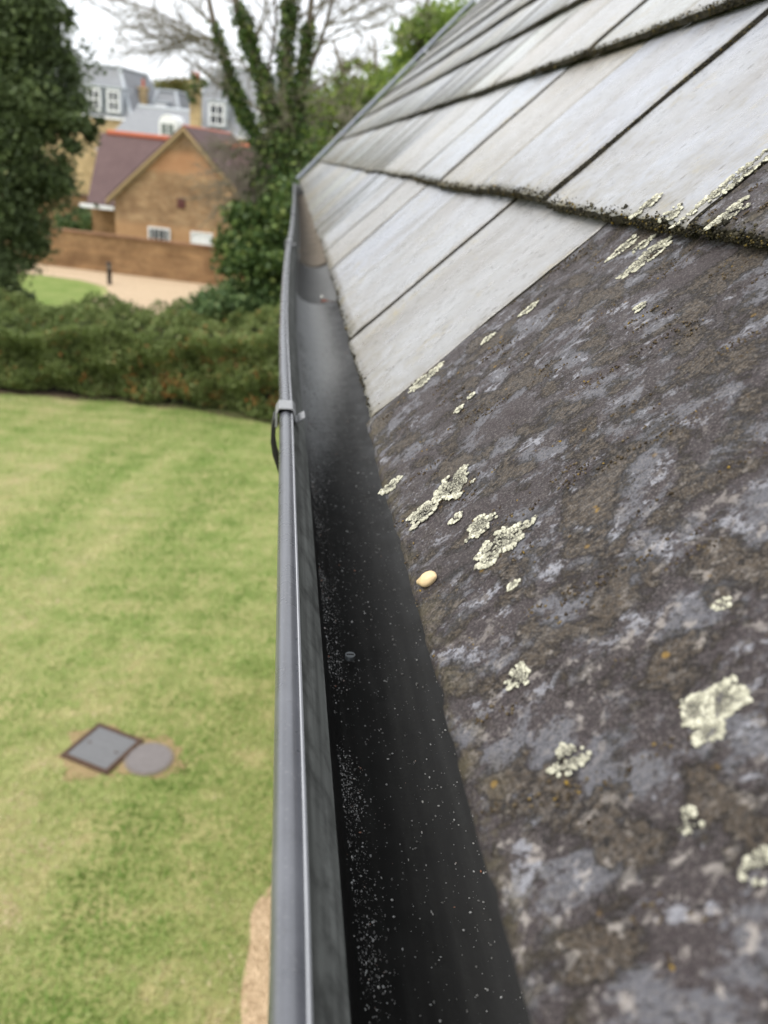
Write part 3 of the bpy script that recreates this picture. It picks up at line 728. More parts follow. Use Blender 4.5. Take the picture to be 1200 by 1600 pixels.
sheet('gravel_strip', [(.16, -1.5)]+[(.16, 4.72)]+e1[::-1], .006, MAT_GRAVEL)
# far lawn and drive in the frame of the garden wall
WA = math.atan2(-.24065, .97061); W0 = (-10.44, 36.56, 0)
def wl(x, y): return (W0[0]+x*math.cos(WA)-y*math.sin(WA), W0[1]+x*math.sin(WA)+y*math.cos(WA))
MAT_DRIVE = gravel_mat('pinkish_gravel_drive', (.52, .39, .25), (.62, .48, .33))
sheet('gravel_drive', [wl(-14, -2.55), wl(-2, -2.5), wl(3.2, -2.6), wl(4.6, -3.4), wl(5.3, -4.6), wl(5.6, -7), wl(9, -8), wl(14, -4), wl(14, .05), wl(-14, .05)], .012, MAT_DRIVE)
n_ = N('bright_mown_grass'); v_ = n_.coord(rnd=False); MAT_LAWN2 = n_.done(n_.mix(n_.ramp(n_.noise(v_, 1.3, 7, .7), [(.35, 0), (.65, 1)]), (.12, .185, .04), (.22, .255, .085)), .95, n_.bump(n_.noise(v_, 20, 4), .5, .03), .1)
sheet('far_lawn', [wl(-14, -13), wl(5.4, -13), wl(5.4, -7), wl(5.1, -4.7), wl(4.4, -3.5), wl(3.1, -2.75), wl(-2, -2.65), wl(-14, -2.7)], .006, MAT_LAWN2)
# grass blades of the near lawn
r = np.random.default_rng(11); n = 240000
X = r.uniform(-7.2, 1.8, n); Y = 3.0+14.4*r.uniform(0, 1, n)**1.25
keep = ~(((X > -.06) & (Y < 4.45)) | ((X > .15) & (Y < 7.8)) | ((X+1.52)**2+(Y-6.12)**2 < (.27+.12*r.uniform(0, 1, n))**2) | ((X+1.05)**2+(Y-6.0)**2 < (.20+.10*r.uniform(0, 1, n))**2)); X, Y = X[keep], Y[keep]; n = len(X)
P2 = np.stack([X, Y, np.zeros(n)], -1); vr = np.clip(.44+.36*lump_noise(P2, 1.1, 4)+.30*lump_noise(P2, 3.4, 9)+.20*lump_noise(P2, 11, 12)+r.normal(0, .13, n), 0, 1)
hgt = r.uniform(.014, .042, n)*(1.15-.5*vr); an = r.uniform(0, 6.28, n); wd = r.uniform(.004, .010, n)
A = np.stack([X-np.cos(an)*wd, Y-np.sin(an)*wd, np.zeros(n)], -1); B = np.stack([X+np.cos(an)*wd, Y+np.sin(an)*wd, np.zeros(n)], -1)
T = np.stack([X+r.normal(0, .022, n), Y+r.normal(0, .022, n), hgt], -1)
me = mesh_np('grass', np.stack([A, B, T], 1).reshape(-1, 3), np.arange(3*n).reshape(-1, 3)); face_attr(me, 'var', vr)
MAT_GRASS = leaf_mat('grass_blade', [(0, (.15, .27, .05)), (.35, (.27, .39, .105)), (.6, (.43, .475, .20)), (.85, (.58, .52, .30)), (1, (.62, .52, .35))], .7, .35)
o = link('grass', me, None, MAT_GRASS); tag(o, 'patchy green and straw coloured grass of the mown lawn', 'grass', kind='stuff')
# drain covers
def frame_cover():
    t = empty('inspection_cover', (-1.49, 6.14, 0), math.radians(-28)); tag(t, 'square grey inspection cover with brown rim sunk in the lawn', 'drain cover')
    a = .215; mb = MB(); mb.box(-a, a, -a, a, .004, .022); pl = mb.build('plate', plain('grey_cover', (.145, .15, .158), .7, .2, 14, .2), t)
    rim = plain('rusty_rim', (.075, .045, .03), .9, .4, 30, .3)
    for (x0, x1, y0, y1) in ((-a-.045, a+.045, -a-.045, -a-.004), (-a-.045, a+.045, a+.004, a+.045), (-a-.045, -a-.004, -a-.004, a+.004), (a+.004, a+.045, -a-.004, a+.004)):
        mb = MB(); mb.box(x0, x1, y0, y1, .003, .026); mb.build('rim', rim, t)
    for sx in (-1, 1):
        mb = MB(); mb.box(sx*.15-.02, sx*.15+.02, -.006, .006, .0225, .026); mb.build('lifting_slot', rim, pl)
frame_cover()
t = empty('round_cover', (-1.05, 6.0, 0)); tag(t, 'round grey drain cover set in the lawn beside the square one', 'drain cover')
mb = MB(); mb.tube([(0, 0, .002), (0, 0, .02)], .195, 36); mb.build('plate', plain('warm_grey_cover', (.175, .162, .162), .75, .2, 14, .2), t)
mb = MB(); V = []
for k in range(36):
    th = 2*math.pi*k/36; V += [(.199*math.cos(th), .199*math.sin(th), .002), (.222*math.cos(th), .222*math.sin(th), .002), (.222*math.cos(th), .222*math.sin(th), .016), (.199*math.cos(th), .199*math.sin(th), .016)]
mb.add(V, [(4*k+q, 4*((k+1) % 36)+q, 4*((k+1) % 36)+(q+1) % 4, 4*k+(q+1) % 4) for k in range(36) for q in range(4)]); mb.build('rim', plain('dusty_rim', (.20, .17, .14), .9), t)
# bare earth ring around the covers, worn into the turf
n_ = N('bare_soil'); v_ = n_.coord(rnd=False); MAT_SOIL = n_.done(n_.mix(n_.noise(v_, 9, 5, .7), (.22, .165, .085), (.36, .28, .15)), .95, n_.bump(n_.noise(v_, 40, 4), .6, .02), .1)
def patch(cx, cy, rx, ry, name='soil_patch', z=.003, seed=1, mat=MAT_SOIL):
    q = random.Random(seed); ph = [q.uniform(0, 6.28) for _ in range(4)]
    pts = [(cx+rx*(1+.15*math.sin(3*a+ph[0])+.12*math.sin(7*a+ph[1])+.06*math.sin(15*a+ph[2]))*math.cos(a), cy+ry*(1+.15*math.sin(3*a+ph[0])+.12*math.sin(7*a+ph[1])+.06*math.sin(15*a+ph[2]))*math.sin(a)) for a in np.linspace(0, 2*math.pi, 64, endpoint=False)]
    sheet(name, pts, z, mat)
patch(-1.45, 6.1, .42, .34, seed=3); patch(-1.03, 6.02, .31, .26, z=.0045, seed=5)
# dark strip of earth under the hedge
def hedge_front(x): return float(np.interp(x, [-13, -9, -6, -3.3, -1.5, 0, 1.5, 5], [17.2, 17.5, 17.55, 17.4, 17.1, 16.45, 15.9, 15.4]))
MAT_EARTH = plain('dark_earth', (.075, .05, .03), .95, .3, 5, .4)
sheet('earth_bed', [(x, hedge_front(x)-.22-.06*math.sin(x*4)) for x in np.arange(-13, 5.01, .4)]+[(5, 21), (-13, 21)], .009, MAT_EARTH)

# ================================================================== HEDGE AND TREES
LM_HEDGE = leaf_mat('hedge_leaf', [(0, (.095, .135, .040)), (.45, (.175, .225, .070)), (.8, (.245, .295, .105)), (.93, (.31, .33, .14)), (1, (.33, .16, .055))], .5, .4)
hedge = empty('hedge', (-3.5, 18.2, 0)); tag(hedge, 'wide dense green hedge dotted with orange berries across the lawn end', 'hedge')
r = np.random.default_rng(31)
def htop(x, y): return 1.46+.10*math.sin(x*1.3)+.08*math.sin(x*2.9+1)+max(0, .35*(x+3.2))*.55*(1 if x < .5 else .6)
HD = 2.6
pts = []
n = 78000
X = r.uniform(-12.5, 3.2, n); side = r.uniform(0, 1, n)
for x, s in zip(X, side):
    yf = hedge_front(x); tz = htop(x, 0)
    if s < .56:
        z = r.uniform(.02, tz); dpt = abs(r.normal(0, .16))-.12+.12*math.sin(x*5+z*4)+.10*math.sin(x*2.1-z*7)+.10*(z/tz)**2*-1
        pts.append((x, yf+dpt+(.25 if z < .12 else 0), z))
    else:
        y = yf+r.uniform(-.05, HD); edge = max(0, .35-(y-yf))
        pts.append((x, y, tz-edge*.9-abs(r.normal(0, .13))+.12+.12*math.sin(x*3.7+y*4.1)+.09*math.sin(x*8.3-y*5)))
pts = np.array(pts)-np.array([-3.5, 18.2, 0])
vv = np.clip(.42+.25*lump_noise(pts, 1.8, 2)+r.normal(0, .2, len(pts)), 0, .985); vv[(r.uniform(0, 1, len(vv)) < .03) & (lump_noise(pts, 2.2, 8) > .1)] = 1.0
link('foliage', leaves('foliage', pts, .085, .6, .2, vv), hedge, LM_HEDGE)
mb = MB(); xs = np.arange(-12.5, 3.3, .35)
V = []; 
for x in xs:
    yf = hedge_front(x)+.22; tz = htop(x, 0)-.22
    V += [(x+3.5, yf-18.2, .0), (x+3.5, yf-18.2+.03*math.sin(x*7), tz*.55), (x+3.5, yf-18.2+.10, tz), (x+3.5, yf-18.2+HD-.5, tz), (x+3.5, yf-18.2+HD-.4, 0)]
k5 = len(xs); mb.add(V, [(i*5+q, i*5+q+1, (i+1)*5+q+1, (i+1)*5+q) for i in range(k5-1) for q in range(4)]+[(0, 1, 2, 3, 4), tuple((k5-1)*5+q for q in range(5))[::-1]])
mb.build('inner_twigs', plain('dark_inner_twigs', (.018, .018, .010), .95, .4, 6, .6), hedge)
bp = []
for _ in range(30):
    x = np.clip(r.normal(-1.0, 1.6), -6.5, .4); z = r.uniform(.25, 1.55); yf = hedge_front(x)-.02+.12*math.sin(x*5+z*4)+.10*math.sin(x*2.1-z*7)-.10
    for _ in range(int(r.integers(5, 20))): bp.append((x+r.normal(0, .09), yf+r.normal(0, .05), z+r.normal(0, .08)))
me = blobs('berries', np.array(bp)-np.array([-3.5, 18.2, 0]), r.uniform(.012, .021, len(bp)), 1.0)
n_ = N('orange_berry'); o = link('berries', me, hedge, n_.done(n_.ramp(n_.attr('var')[2], [(0, (.24, .075, .015)), (1, (.40, .15, .03))]), .4)); o['kind'] = 'stuff'

def clump_leaves(clumps, per_m3, size, rng_seed, shell=.55):
    global RNG
    RNG = np.random.default_rng(rng_seed); out = []
    for (c, rad) in clumps:
        rad = np.array(rad if isinstance(rad, (tuple, list)) else (rad, rad, rad*.8)); n = int(per_m3*float(np.prod(rad))**.78)
        sub = max(3, int(5*float(np.prod(rad))**.4)*3)
        # clusters of leaves inside each clump leave gaps
        for _ in range(sub):
            cc = ball_points(1, c, rad, .6)[0]; out.append(cc+RNG.normal(0, 1, (max(6, n//sub), 3))*rad*RNG.uniform(.12, .26))
    return np.concatenate(out)
MAT_BARK = plain('grey_brown_bark', (.13, .105, .08), .95, .35, 14, .6); MAT_BARKD = plain('dark_bark', (.035, .03, .024), .95, .35, 14, .6)
def tree(name, label, base, stems, clumps, lmat, per, size, bark, seed, group=None, shell=.55):
    t = empty(name, base); tag(t, label, 'tree', group); B = Vector(base)
    mb = MB()
    for pts_, rads in stems: mb.tube([Vector(p)-B for p in pts_], rads, 8)
    mb.build('trunk', bark, t, True)
    P = clump_leaves(clumps, per, size, seed, shell)-np.array(B)
    vr = np.clip(.45+.28*lump_noise(P, 1.3, seed)+RNG.normal(0, .17, len(P)), 0, 1)
    link('crown', leaves('crown', P, size, .6, .15, vr), t, lmat); return t
# dark evergreen at the left
LM_DARK = leaf_mat('dark_evergreen_leaf', [(0, (.05, .070, .034)), (.5, (.095, .130, .055)), (.85, (.16, .215, .085)), (1, (.23, .28, .12))], .5, .35)
Yt = 22.0
def A(px, py, dy=0): return tuple(at(px, py, Yt+dy))
cl = [(A(-60, 40), 1.9), (A(10, 20), 1.25), (A(70, 12), .62), (A(105, 25), .30), (A(20, 120), .8), (A(100, 95, -.3), .50), (A(-40, 180), 1.9), (A(50, 175, -.4), 1.05), (A(118, 120, -.4), .26), (A(110, 195, -.6), .72), (A(140, 185, -.6), .40),
      (A(75, 245, -.5), .85), (A(20, 270, -.3), 1.3), (A(-40, 330), 1.6), (A(110, 240, -.5), .40), (A(30, 345, -.5), .75), (A(50, 385, -.5), .40), (A(0, 385, -.4), .9), (A(90, 290, -.5), .28), (A(-30, 120, .8), 2.0)]
base = at(-75, 520, Yt); base = (base.x, base.y, 0)
st = [([base, A(-70, 350), A(-62, 150), A(-55, -60)], [.32, .28, .22, .12])]
for q in [(60, 175), (110, 195), (70, 20), (30, 345), (100, 95), (75, 245), (20, 110)]:
    st.append(([A(-66, q[1]+60), A((q[0]-66)*.5, q[1]+20), A(q[0]-12, q[1])], [.10, .06, .025]))
tree('evergreen_tree', 'tall dark evergreen tree with low drooping boughs beyond the hedge', base, st, cl, LM_DARK, 3900, .13, MAT_BARKD, 51)
# dark clipped bush below it
bs = at(5, 500, 21.0); bs = (bs.x, bs.y, 0); t = empty('dark_bush', bs); tag(t, 'small dark bush just behind the hedge below the evergreen', 'bush')
P = clump_leaves([(tuple(at(10, 450, 21)), .62), (tuple(at(-10, 480, 21)), .8), (tuple(at(-40, 460, 21)), .9)], 5200, .1, 53)-np.array(bs)
link('foliage', leaves('foliage', P, .11, .6, .1), t, LM_DARK)
mb = MB(); mb.tube([(0, 0, 0), (-.05, 0, .7), (.02, .05, 1.4)], [.06, .045, .02], 6); mb.build('stem', MAT_BARKD, t)

# ivy clad tree with bare twigs behind the gutter's end
LM_IVY = leaf_mat('ivy_leaf', [(0, (.042, .075, .026)), (.5, (.085, .14, .042)), (.85, (.15, .215, .06)), (1, (.24, .28, .09))], .4, .35)
Yi = 21.0
def I(px, py, dy=0): return at(px, py, Yi+dy)
base = at(448, 470, Yi); base = Vector((base.x, base.y, 0))
it = empty('ivy_clad_tree', base); tag(it, 'many stemmed bare tree with ivy climbing its trunks beyond the roof end', 'tree')
stems = [([base, I(447, 380), I(442, 320), I(428, 270), I(400, 215), I(375, 165), I(352, 95), I(335, 40), I(318, -40)], [.24, .22, .19, .15, .13, .12, .10, .085, .05]),
         ([I(440, 310), I(432, 255), I(425, 190), I(412, 130), I(392, 75), I(372, 15), I(355, -60)], [.19, .17, .16, .15, .13, .11, .07]),
         ([I(446, 330), I(450, 260), I(443, 180), I(446, 110), I(452, 40), I(455, -60)], [.20, .18, .16, .14, .12, .09]),
         ([I(450, 250), I(466, 170), I(474, 100), I(484, 30), I(492, -60)], [.13, .12, .11, .09, .06]),
         ([I(470, 140), I(500, 70), I(520, 0), I(532, -60)], [.07, .055, .045, .03]),
         ([I(440, 200), I(418, 120), I(432, 30), I(425, -50)], [.06, .05, .04, .03])]
mb = MB()
for p_, r_ in stems: mb.tube(p_, [q*.8 for q in r_], 8)
mb.build('trunk', MAT_BARK, it, True).matrix_parent_inverse = Matrix.Translation(-base)
# bare branches and twigs
rr = random.Random(9); mb = MB()
def branch(p, d, length, rad, depth):
    pts_ = [p]; q = p.copy(); dd = d.normalized(); nseg = 5
    for _ in range(nseg):
        dd = (dd+Vector((rr.gauss(0, .18), rr.gauss(0, .18), rr.gauss(0, .15)))).normalized(); q = q+dd*(length/nseg); pts_.append(q.copy())
    mb.tube(pts_, [rad*(1-.75*i/nseg) for i in range(nseg+1)], 4 if depth else 5, False)
    if depth < 2:
        for i in range(1, nseg+1):
            for _ in range(2 if depth == 0 else rr.choice((1, 1, 2))):
                nd = (dd+Vector((rr.gauss(0, .7), rr.gauss(0, .7), rr.gauss(.1, .6)))).normalized()
                branch(pts_[i], nd, length*rr.uniform(.35, .6), rad*.5, depth+1)
starts = [(I(352, 95), (-1, 0, .3), 2.3), (I(345, 70), (-1, .1, .7), 2.2), (I(372, 160), (-.9, 0, .35), 2.0), (I(335, 40), (-.8, .2, .6), 1.6), (I(392, 75), (.5, -.2, 1), 2.0), (I(446, 110), (-.3, .1, 1), 2.0), (I(452, 60), (.4, 0, 1), 2.0), (I(474, 100), (.7, 0, .9), 2.2),
          (I(484, 40), (.5, .1, 1), 2.0), (I(500, 70), (.9, 0, .6), 2.2), (I(510, 40), (1, 0, .3), 2.4), (I(455, 200), (1, 0, .35), 1.8), (I(425, 190), (-.8, -.2, .35), 1.4), (I(412, 130), (-.7, -.1, .6), 1.6), (I(466, 150), (.9, -.2, .5), 2.2),
          (I(430, 265), (-1, -.1, .15), 1.3), (I(436, 290), (-.8, -.3, -.25), 1.4), (I(446, 265), (.9, -.3, .1), 1.1), (I(438, 270), (-.6, -.5, -.5), 1.2), (I(405, 225), (-.6, -.3, -.6), 1.1), (I(400, 215), (-.9, 0, -.2), 1.0), (I(455, 20), (0, 0, 1), 1.6), (I(540, 20), (.9, 0, .5), 1.8), (I(372, 20), (.3, 0, 1), 1.5), (I(440, 280), (-.9, -.4, -.05), 1.6), (I(445, 300), (.8, -.4, .1), 1.3), (I(437, 295), (-1, -.4, -.35), 1.6), (I(420, 250), (-.8, -.4, -.5), 1.5), (I(428, 240), (-.9, -.3, .2), 1.3), (I(448, 230), (.9, -.3, .4), 1.6), (I(410, 235), (-.5, -.4, -.9), 1.5), (I(450, 170), (.8, -.3, .7), 1.7), (I(345, 70), (-1, 0, .15), 2.0), (I(340, 60), (-1, 0, -.1), 2.0)]
for p_, d_, l_ in starts+starts[:16]+starts[-10:]: branch(p_, Vector(d_), l_, .026, 0)
mb.build('branches', plain('pale_twig_bark', (.19, .17, .125), .9, .3, 10), it).matrix_parent_inverse = Matrix.Translation(-base)
RNG = np.random.default_rng(61); pl = []
def along(pts_, n, rad):
    for _ in range(n):
        i = rr.randrange(len(pts_)-1); t_ = rr.random(); p_ = Vector(pts_[i]).lerp(Vector(pts_[i+1]), t_); pl.append(np.array(p_)+RNG.normal(0, 1, 3)*rad)
along([I(447, 380), I(442, 320), I(428, 270)], 1500, .30)
along([I(415, 240), I(400, 215), I(375, 165), I(358, 120)], 2100, .085); along([I(372, 160), I(352, 95), I(335, 40)], 700, .07)
along([I(430, 240), I(425, 190), I(412, 130), I(392, 75), I(376, 20)], 2700, .095)
along([I(450, 260), I(443, 180), I(446, 110), I(450, 50), I(454, 0)], 2300, .10); along([I(455, 240), I(466, 170), I(474, 100), I(484, 40)], 1600, .09)
along([I(470, 220), I(460, 290), I(450, 330)], 2200, .40); along([I(425, 260), I(440, 320), I(420, 300)], 1600, .30)
link('ivy', leaves('ivy', np.array(pl)-np.array(base), .12, .8, .2), it, LM_IVY)
# ivy covered bush at its foot
bs = at(420, 480, 19.6); bs = (bs.x, bs.y, 0)
t = empty('ivy_bush', bs); tag(t, 'tall ivy covered bush at the foot of the bare tree', 'bush')
def Q(px, py, dy=0): return tuple(at(px, py, 19.6+dy))
P = clump_leaves([(Q(410, 420), 1.0), (Q(395, 370), .72), (Q(425, 345), .7), (Q(405, 325), .40), (Q(440, 400, -.4), .8), (Q(455, 340), .7), (Q(385, 430), .62), (Q(470, 320), .7), (Q(430, 460), .9), (Q(500, 330), 1.0), (Q(380, 330), .28)], 5200, .12, 63)-np.array(bs)
link('foliage', leaves('foliage', P, .125, .8, .2), t, LM_IVY)
mb = MB(); mb.tube([(0, 0, 0), (-.1, .1, 1.2), (.1, 0, 2.6)], [.12, .09, .04], 7); mb.build('stem', MAT_BARKD, t)
# paler mound of bramble where the hedge meets it
LM_MOUND = leaf_mat('bramble_leaf', [(0, (.06, .11, .04)), (.5, (.11, .175, .065)), (.9, (.18, .255, .10)), (1, (.26, .30, .13))], .5, .3)
bs = at(360, 520, 18.9); bs = (bs.x, bs.y, 0); t = empty('bramble_mound', bs); tag(t, 'pale green bramble mound rising from the hedge by the ivy bush', 'bush')
def Q(px, py, dy=0): return tuple(at(px, py, 18.9+dy))
P = clump_leaves([(Q(350, 490), .62), (Q(320, 500), .5), (Q(385, 475), .65), (Q(415, 490), .7), (Q(365, 460), .38), (Q(290, 508), .4)], 5200, .11, 65)-np.array(bs)
link('foliage', leaves('foliage', P, .11, .7, .2), t, LM_MOUND)
mb = MB(); mb.tube([(0, 0, 0), (-.1, .1, .8), (.2, 0, 1.9)], [.05, .04, .02], 6); mb.build('stem', MAT_BARKD, t)
# fresh green tree behind the roof
LM_FRESH = leaf_mat('fresh_green_leaf', [(0, (.08, .14, .03)), (.4, (.18, .27, .055)), (.8, (.32, .41, .09)), (1, (.46, .52, .15))], .5, .5)
Yg = 25.0
def G(px, py, dy=0): return tuple(at(px, py, Yg+dy))
base = at(600, 500, Yg); base = (base.x, base.y, 0)
cl = [(G(505, 220), 1.25), (G(545, 185), .7), (G(580, 210), 1.5), (G(560, 250), 1.3), (G(620, 140), 1.0), (G(600, 120), .45), (G(660, 100), 1.1), (G(700, 40), .85), (G(650, 55), .50), (G(640, 200), 1.6), (G(470, 250), .9), (G(500, 190), .5), (G(490, 240), .8), (G(515, 130), .3), (G(705, 90), 1.3), (G(670, 15), .40), (G(560, 110), .35)]
st = [([base, G(605, 330), G(620, 200), G(650, 90), G(670, -10)], [.26, .22, .17, .11, .05]), ([G(610, 280), G(570, 200), G(540, 130), G(520, 60)], [.15, .10, .07, .03]), ([G(610, 250), G(590, 150), G(585, 60)], [.12, .08, .03]), ([G(605, 300), G(540, 250), G(490, 200)], [.12, .08, .04])]
tree('fresh_green_tree', 'fresh yellow green leafy tree behind the far roof verge', base, st, cl, LM_FRESH, 3000, .16, MAT_BARK, 67)

# ================================================================== FAR HOUSES
MAT_WALLB = brick_mat('garden_wall_brick', (.235, .13, .062), (.32, .195, .095), (.30, .22, .13))
MAT_GABLE = brick_mat('gable_brick', (.31, .175, .09), (.42, .28, .155), (.38, .31, .20), patch=[(4.05, 4.75, (.48, .245, .125)), (.6, 1.6, (.44, .25, .125))])
MAT_WHITE = plain('white_paint', (.78, .79, .80), .5, .05, 6); MAT_GLASS = plain('dark_glass', (.02, .025, .03), .08, .2, 3, 0, .6)
MAT_RED = plain('red_ridge_tile', (.42, .12, .065), .85, .25, 5, .2); MAT_TAN = plain('tan_bargeboard', (.38, .275, .14), .7, .15, 5)
def tile_mat(name, c1, c2, row=.1):
    n = N(name); v = n.coord(rnd=False); xs, ys, zs = n.xyz(v)
    w = n.math('FRACT', n.math('MULTIPLY', zs, 1/row)); f = n.noise(v, 1.4, 5, .6); g = n.noise(v, 14, 4)
    c = n.mix(f, c1, c2); c = n.mix(n.ramp(g, [(.35, .45), (.6, 0)]), c, tuple(x*.55 for x in c1))
    return n.done(c, .85, n.bump(w, .6, .02), .3)
MAT_TILE = tile_mat('purple_brown_tile', (.105, .066, .066), (.165, .110, .105)); MAT_FSLATE = tile_mat('blue_grey_slate', (.24, .25, .27), (.32, .33, .345), .2)
# garden wall
gw = empty('garden_wall', W0, WA); tag(gw, 'long brown brick garden wall with coping behind the gravel drive', 'wall')
mb = MB(); mb.box(-16, 14, .0, .23, -.05, 1.45); mb.build('brickwork', MAT_WALLB, gw)
mb = MB(); x = -16
while x < 13.9: mb.box(x+.003, x+.597, -.045, .275, 1.452, 1.545); x += .6
mb.build('coping', brick_mat('coping_brick', (.20, .105, .06), (.27, .15, .085), (.25, .18, .11)), gw)
for xp in (-12, -8, -4, 10): 
    mb = MB(); mb.box(xp-.17, xp+.17, -.06, -.002, -.05, 1.45); mb.build('pier', MAT_WALLB, gw)
w2 = empty('back_garden_wall', wl(-6, 9) + (0,), WA); tag(w2, 'dark brick wall with plants in front beside the tiled house', 'wall')
mb = MB(); mb.box(-14, 5.0, 0, .23, -.05, 2.25); mb.build('brickwork', MAT_WALLB, w2); mb = MB(); mb.box(-14.02, 5.02, -.04, .27, 2.252, 2.36); mb.build('coping', plain('dark_coping', (.10, .05, .035), .9), w2)
# tiled house with a gable
gh = empty('gabled_brick_house', wl(0, 4) + (0,), WA); tag(gh, 'tan brick gabled house with purple brown tiles behind the garden wall', 'house')
GX0, GX1, GC, GE, GA = 1.62, 8.10, 4.93, 2.78, 5.78
mb = MB(); mb.prism([(GX0, 0, -.05), (GX1, 0, -.05), (GX1, 0, GE), (GC, 0, GA), (GX0, 0, GE)], (0, 6.4, 0)); mb.build('gable_wall', MAT_GABLE, gh)
for (xa, xb) in ((-.15, GX0-.004), (GX1+.004, 13.5)):
    mb = MB(); mb.box(xa, xb, 1.3, 6.3, -.05, 2.15); mb.build('side_wall', MAT_WALLB, gh)
# main range roof (ridge along the street), then the cross gable roof
RZ2, RY2, EY2, EZ2 = 5.38, 3.6, .75, 2.32
for (xa, xb) in ((-.35, GC), (GC, 13.8)):
    mb = MB(); mb.slab([(xa+(.25 if xa < 0 else 0), EY2, EZ2), (xb, EY2, EZ2), (xb, RY2, RZ2), (xa-(.3 if xa < 0 else 0), RY2, RZ2)], .10); mb.build('roof', MAT_TILE, gh)
    mb = MB(); mb.slab([(xa, RY2, RZ2), (xb, RY2, RZ2), (xb, RY2*2-EY2, EZ2), (xa, RY2*2-EY2, EZ2)], .10); mb.build('roof', MAT_TILE, gh)
k_ = (GA-GE)/(GC-GX0); zov = GE-.32*k_; k2 = (GA-GE)/(GX1-GC)
mb = MB(); mb.slab([(GX0-.30, -.16, GE-.30*k_+.12), (GC, -.16, GA+.12), (GC, 6.5, GA+.12), (GX0-.30, 6.5, GE-.30*k_+.12)][::-1], .10); mb.build('gable_roof', MAT_TILE, gh)
mb = MB(); mb.slab([(GC, -.16, GA+.12), (GX1+.30, -.16, GE-.30*k2+.12), (GX1+.30, 6.5, GE-.30*k2+.12), (GC, 6.5, GA+.12)][::-1], .10); mb.build('gable_roof', MAT_TILE, gh)
x = -.3
mb = MB()
while x < 13.6:
    mb.tube([(x, RY2, RZ2+.03), (x+.44, RY2, RZ2+.03)], .13, 8); x += .45
mb.build('ridge_tiles', MAT_RED, gh)
mb = MB(); mb.tube([(GC, -.12, GA+.13), (GC, 6.4, GA+.13)], .11, 8); mb.build('ridge_tiles', MAT_RED, gh)
for (xa, za, xb, zb) in ((GX0-.34, GE-.34*k_+.02, GC, GA+.02), (GX1+.34, GE-.34*k2+.02, GC, GA+.02)):
    mb = MB(); a_, b_ = Vector((xa, -.20, za)), Vector((xb, -.20, zb)); hh = Vector((0, 0, .24))
    mb.prism([a_, b_, b_+hh*.5, a_+hh*.5], (0, .05, 0)); mb.build('bargeboard', MAT_TAN, gh)
    mb = MB(); mb.prism([a_+Vector((0, .06, -.14)), b_+Vector((0, .06, -.14)), b_+Vector((0, .06, -.01)), a_+Vector((0, .06, -.01))], (0, .12, 0)); mb.build('verge_course', MAT_BRICK_NEAR, gh)
mb = MB(); mb.box(-.4, GX0-.35, EY2-.12, EY2-.02, EZ2-.20, EZ2-.04); mb.build('white_gutter', MAT_WHITE, gh)
def window(parent, xc, z0, z1, w, y, panes, blind=False, arch=False):
    wobj = empty('window', (xc, y, z0)); wobj.parent = parent
    h = z1-z0; fr = .07
    for (a_, b_, c_, d_) in ((-w/2, w/2, 0, fr), (-w/2, w/2, h-fr, h), (-w/2, -w/2+fr, fr+.002, h-fr-.002), (w/2-fr, w/2, fr+.002, h-fr-.002)):
        mb = MB(); mb.box(a_, b_, -.05, .03, c_, d_); mb.build('frame', MAT_WHITE, wobj)
    for i in range(1, panes):
        x_ = -w/2+w*i/panes; mb = MB(); mb.box(x_-.02, x_+.02, -.03, .02, fr+.003, h-fr-.003); mb.build('glazing_bar', MAT_WHITE, wobj)
    mb = MB(); mb.box(-w/2+.03, w/2-.03, .0, .012, .03, h-.03); mb.build('pane', MAT_WHITE if blind else MAT_GLASS, wobj)
    mb = MB(); mb.box(-w/2-.06, w/2+.06, -.10, .0, -.07, -.002); mb.build('sill', MAT_WHITE, wobj)
    return wobj
window(gh, 3.72, .75, 1.66, 1.02, -.03, 4); wb = window(gh, 5.74, .75, 1.66, 1.02, -.03, 3, True); wb['label'] = 'window with white blind drawn'
mb = MB(); mb.box(4.58, 4.95, -.05, .02, 2.60, 3.0); mb.build('vent', plain('dark_red_vent', (.10, .032, .028), .8), gh)
# bollard
bo = empty('bollard', (-6.76, 32.75, 0)); tag(bo, 'short dark bollard light at the edge of the gravel drive', 'bollard')
MAT_BOL = plain('dark_bollard', (.022, .016, .014), .5)
mb = MB(); mb.tube([(0, 0, -.02), (0, 0, .62)], .085, 12); mb.build('post', MAT_BOL, bo); mb = MB(); mb.tube([(0, 0, .622), (0, 0, .72)], .065, 12); mb.build('lens', plain('frosted_lens', (.25, .24, .22), .4), bo); mb = MB(); mb.tube([(0, 0, .722), (0, 0, .80), (0, 0, .84)], [.105, .10, .05], 12); mb.build('cap', MAT_BOL, bo)
# shrubs behind the wall
for i, (px, py, yy, rad, lab) in enumerate([(128, 340, 44.5, .75, 'round green shrub between the two brick walls'), (100, 350, 45, .55, 'low grey green shrub between the brick walls by the evergreen'), (88, 285, 50, .6, 'small leafy shrub topping the dark wall behind')]):
    c_ = at(px, py, yy); t = empty('shrub', (c_.x, c_.y, 0)); tag(t, lab, 'shrub', 'shrubs about the garden walls')
    P = clump_leaves([((0, 0, c_.z), rad), ((.5, .1, c_.z-.2), rad*.7), ((-.4, 0, c_.z-.4), rad*.8)], 3000, .14, 80+i); link('foliage', leaves('foliage', P, .15, .7), t, LM_MOUND)
    mb = MB(); mb.tube([(0, 0, 0), (.05, 0, c_.z)], [.07, .03], 6); mb.build('stem', MAT_BARKD, t)
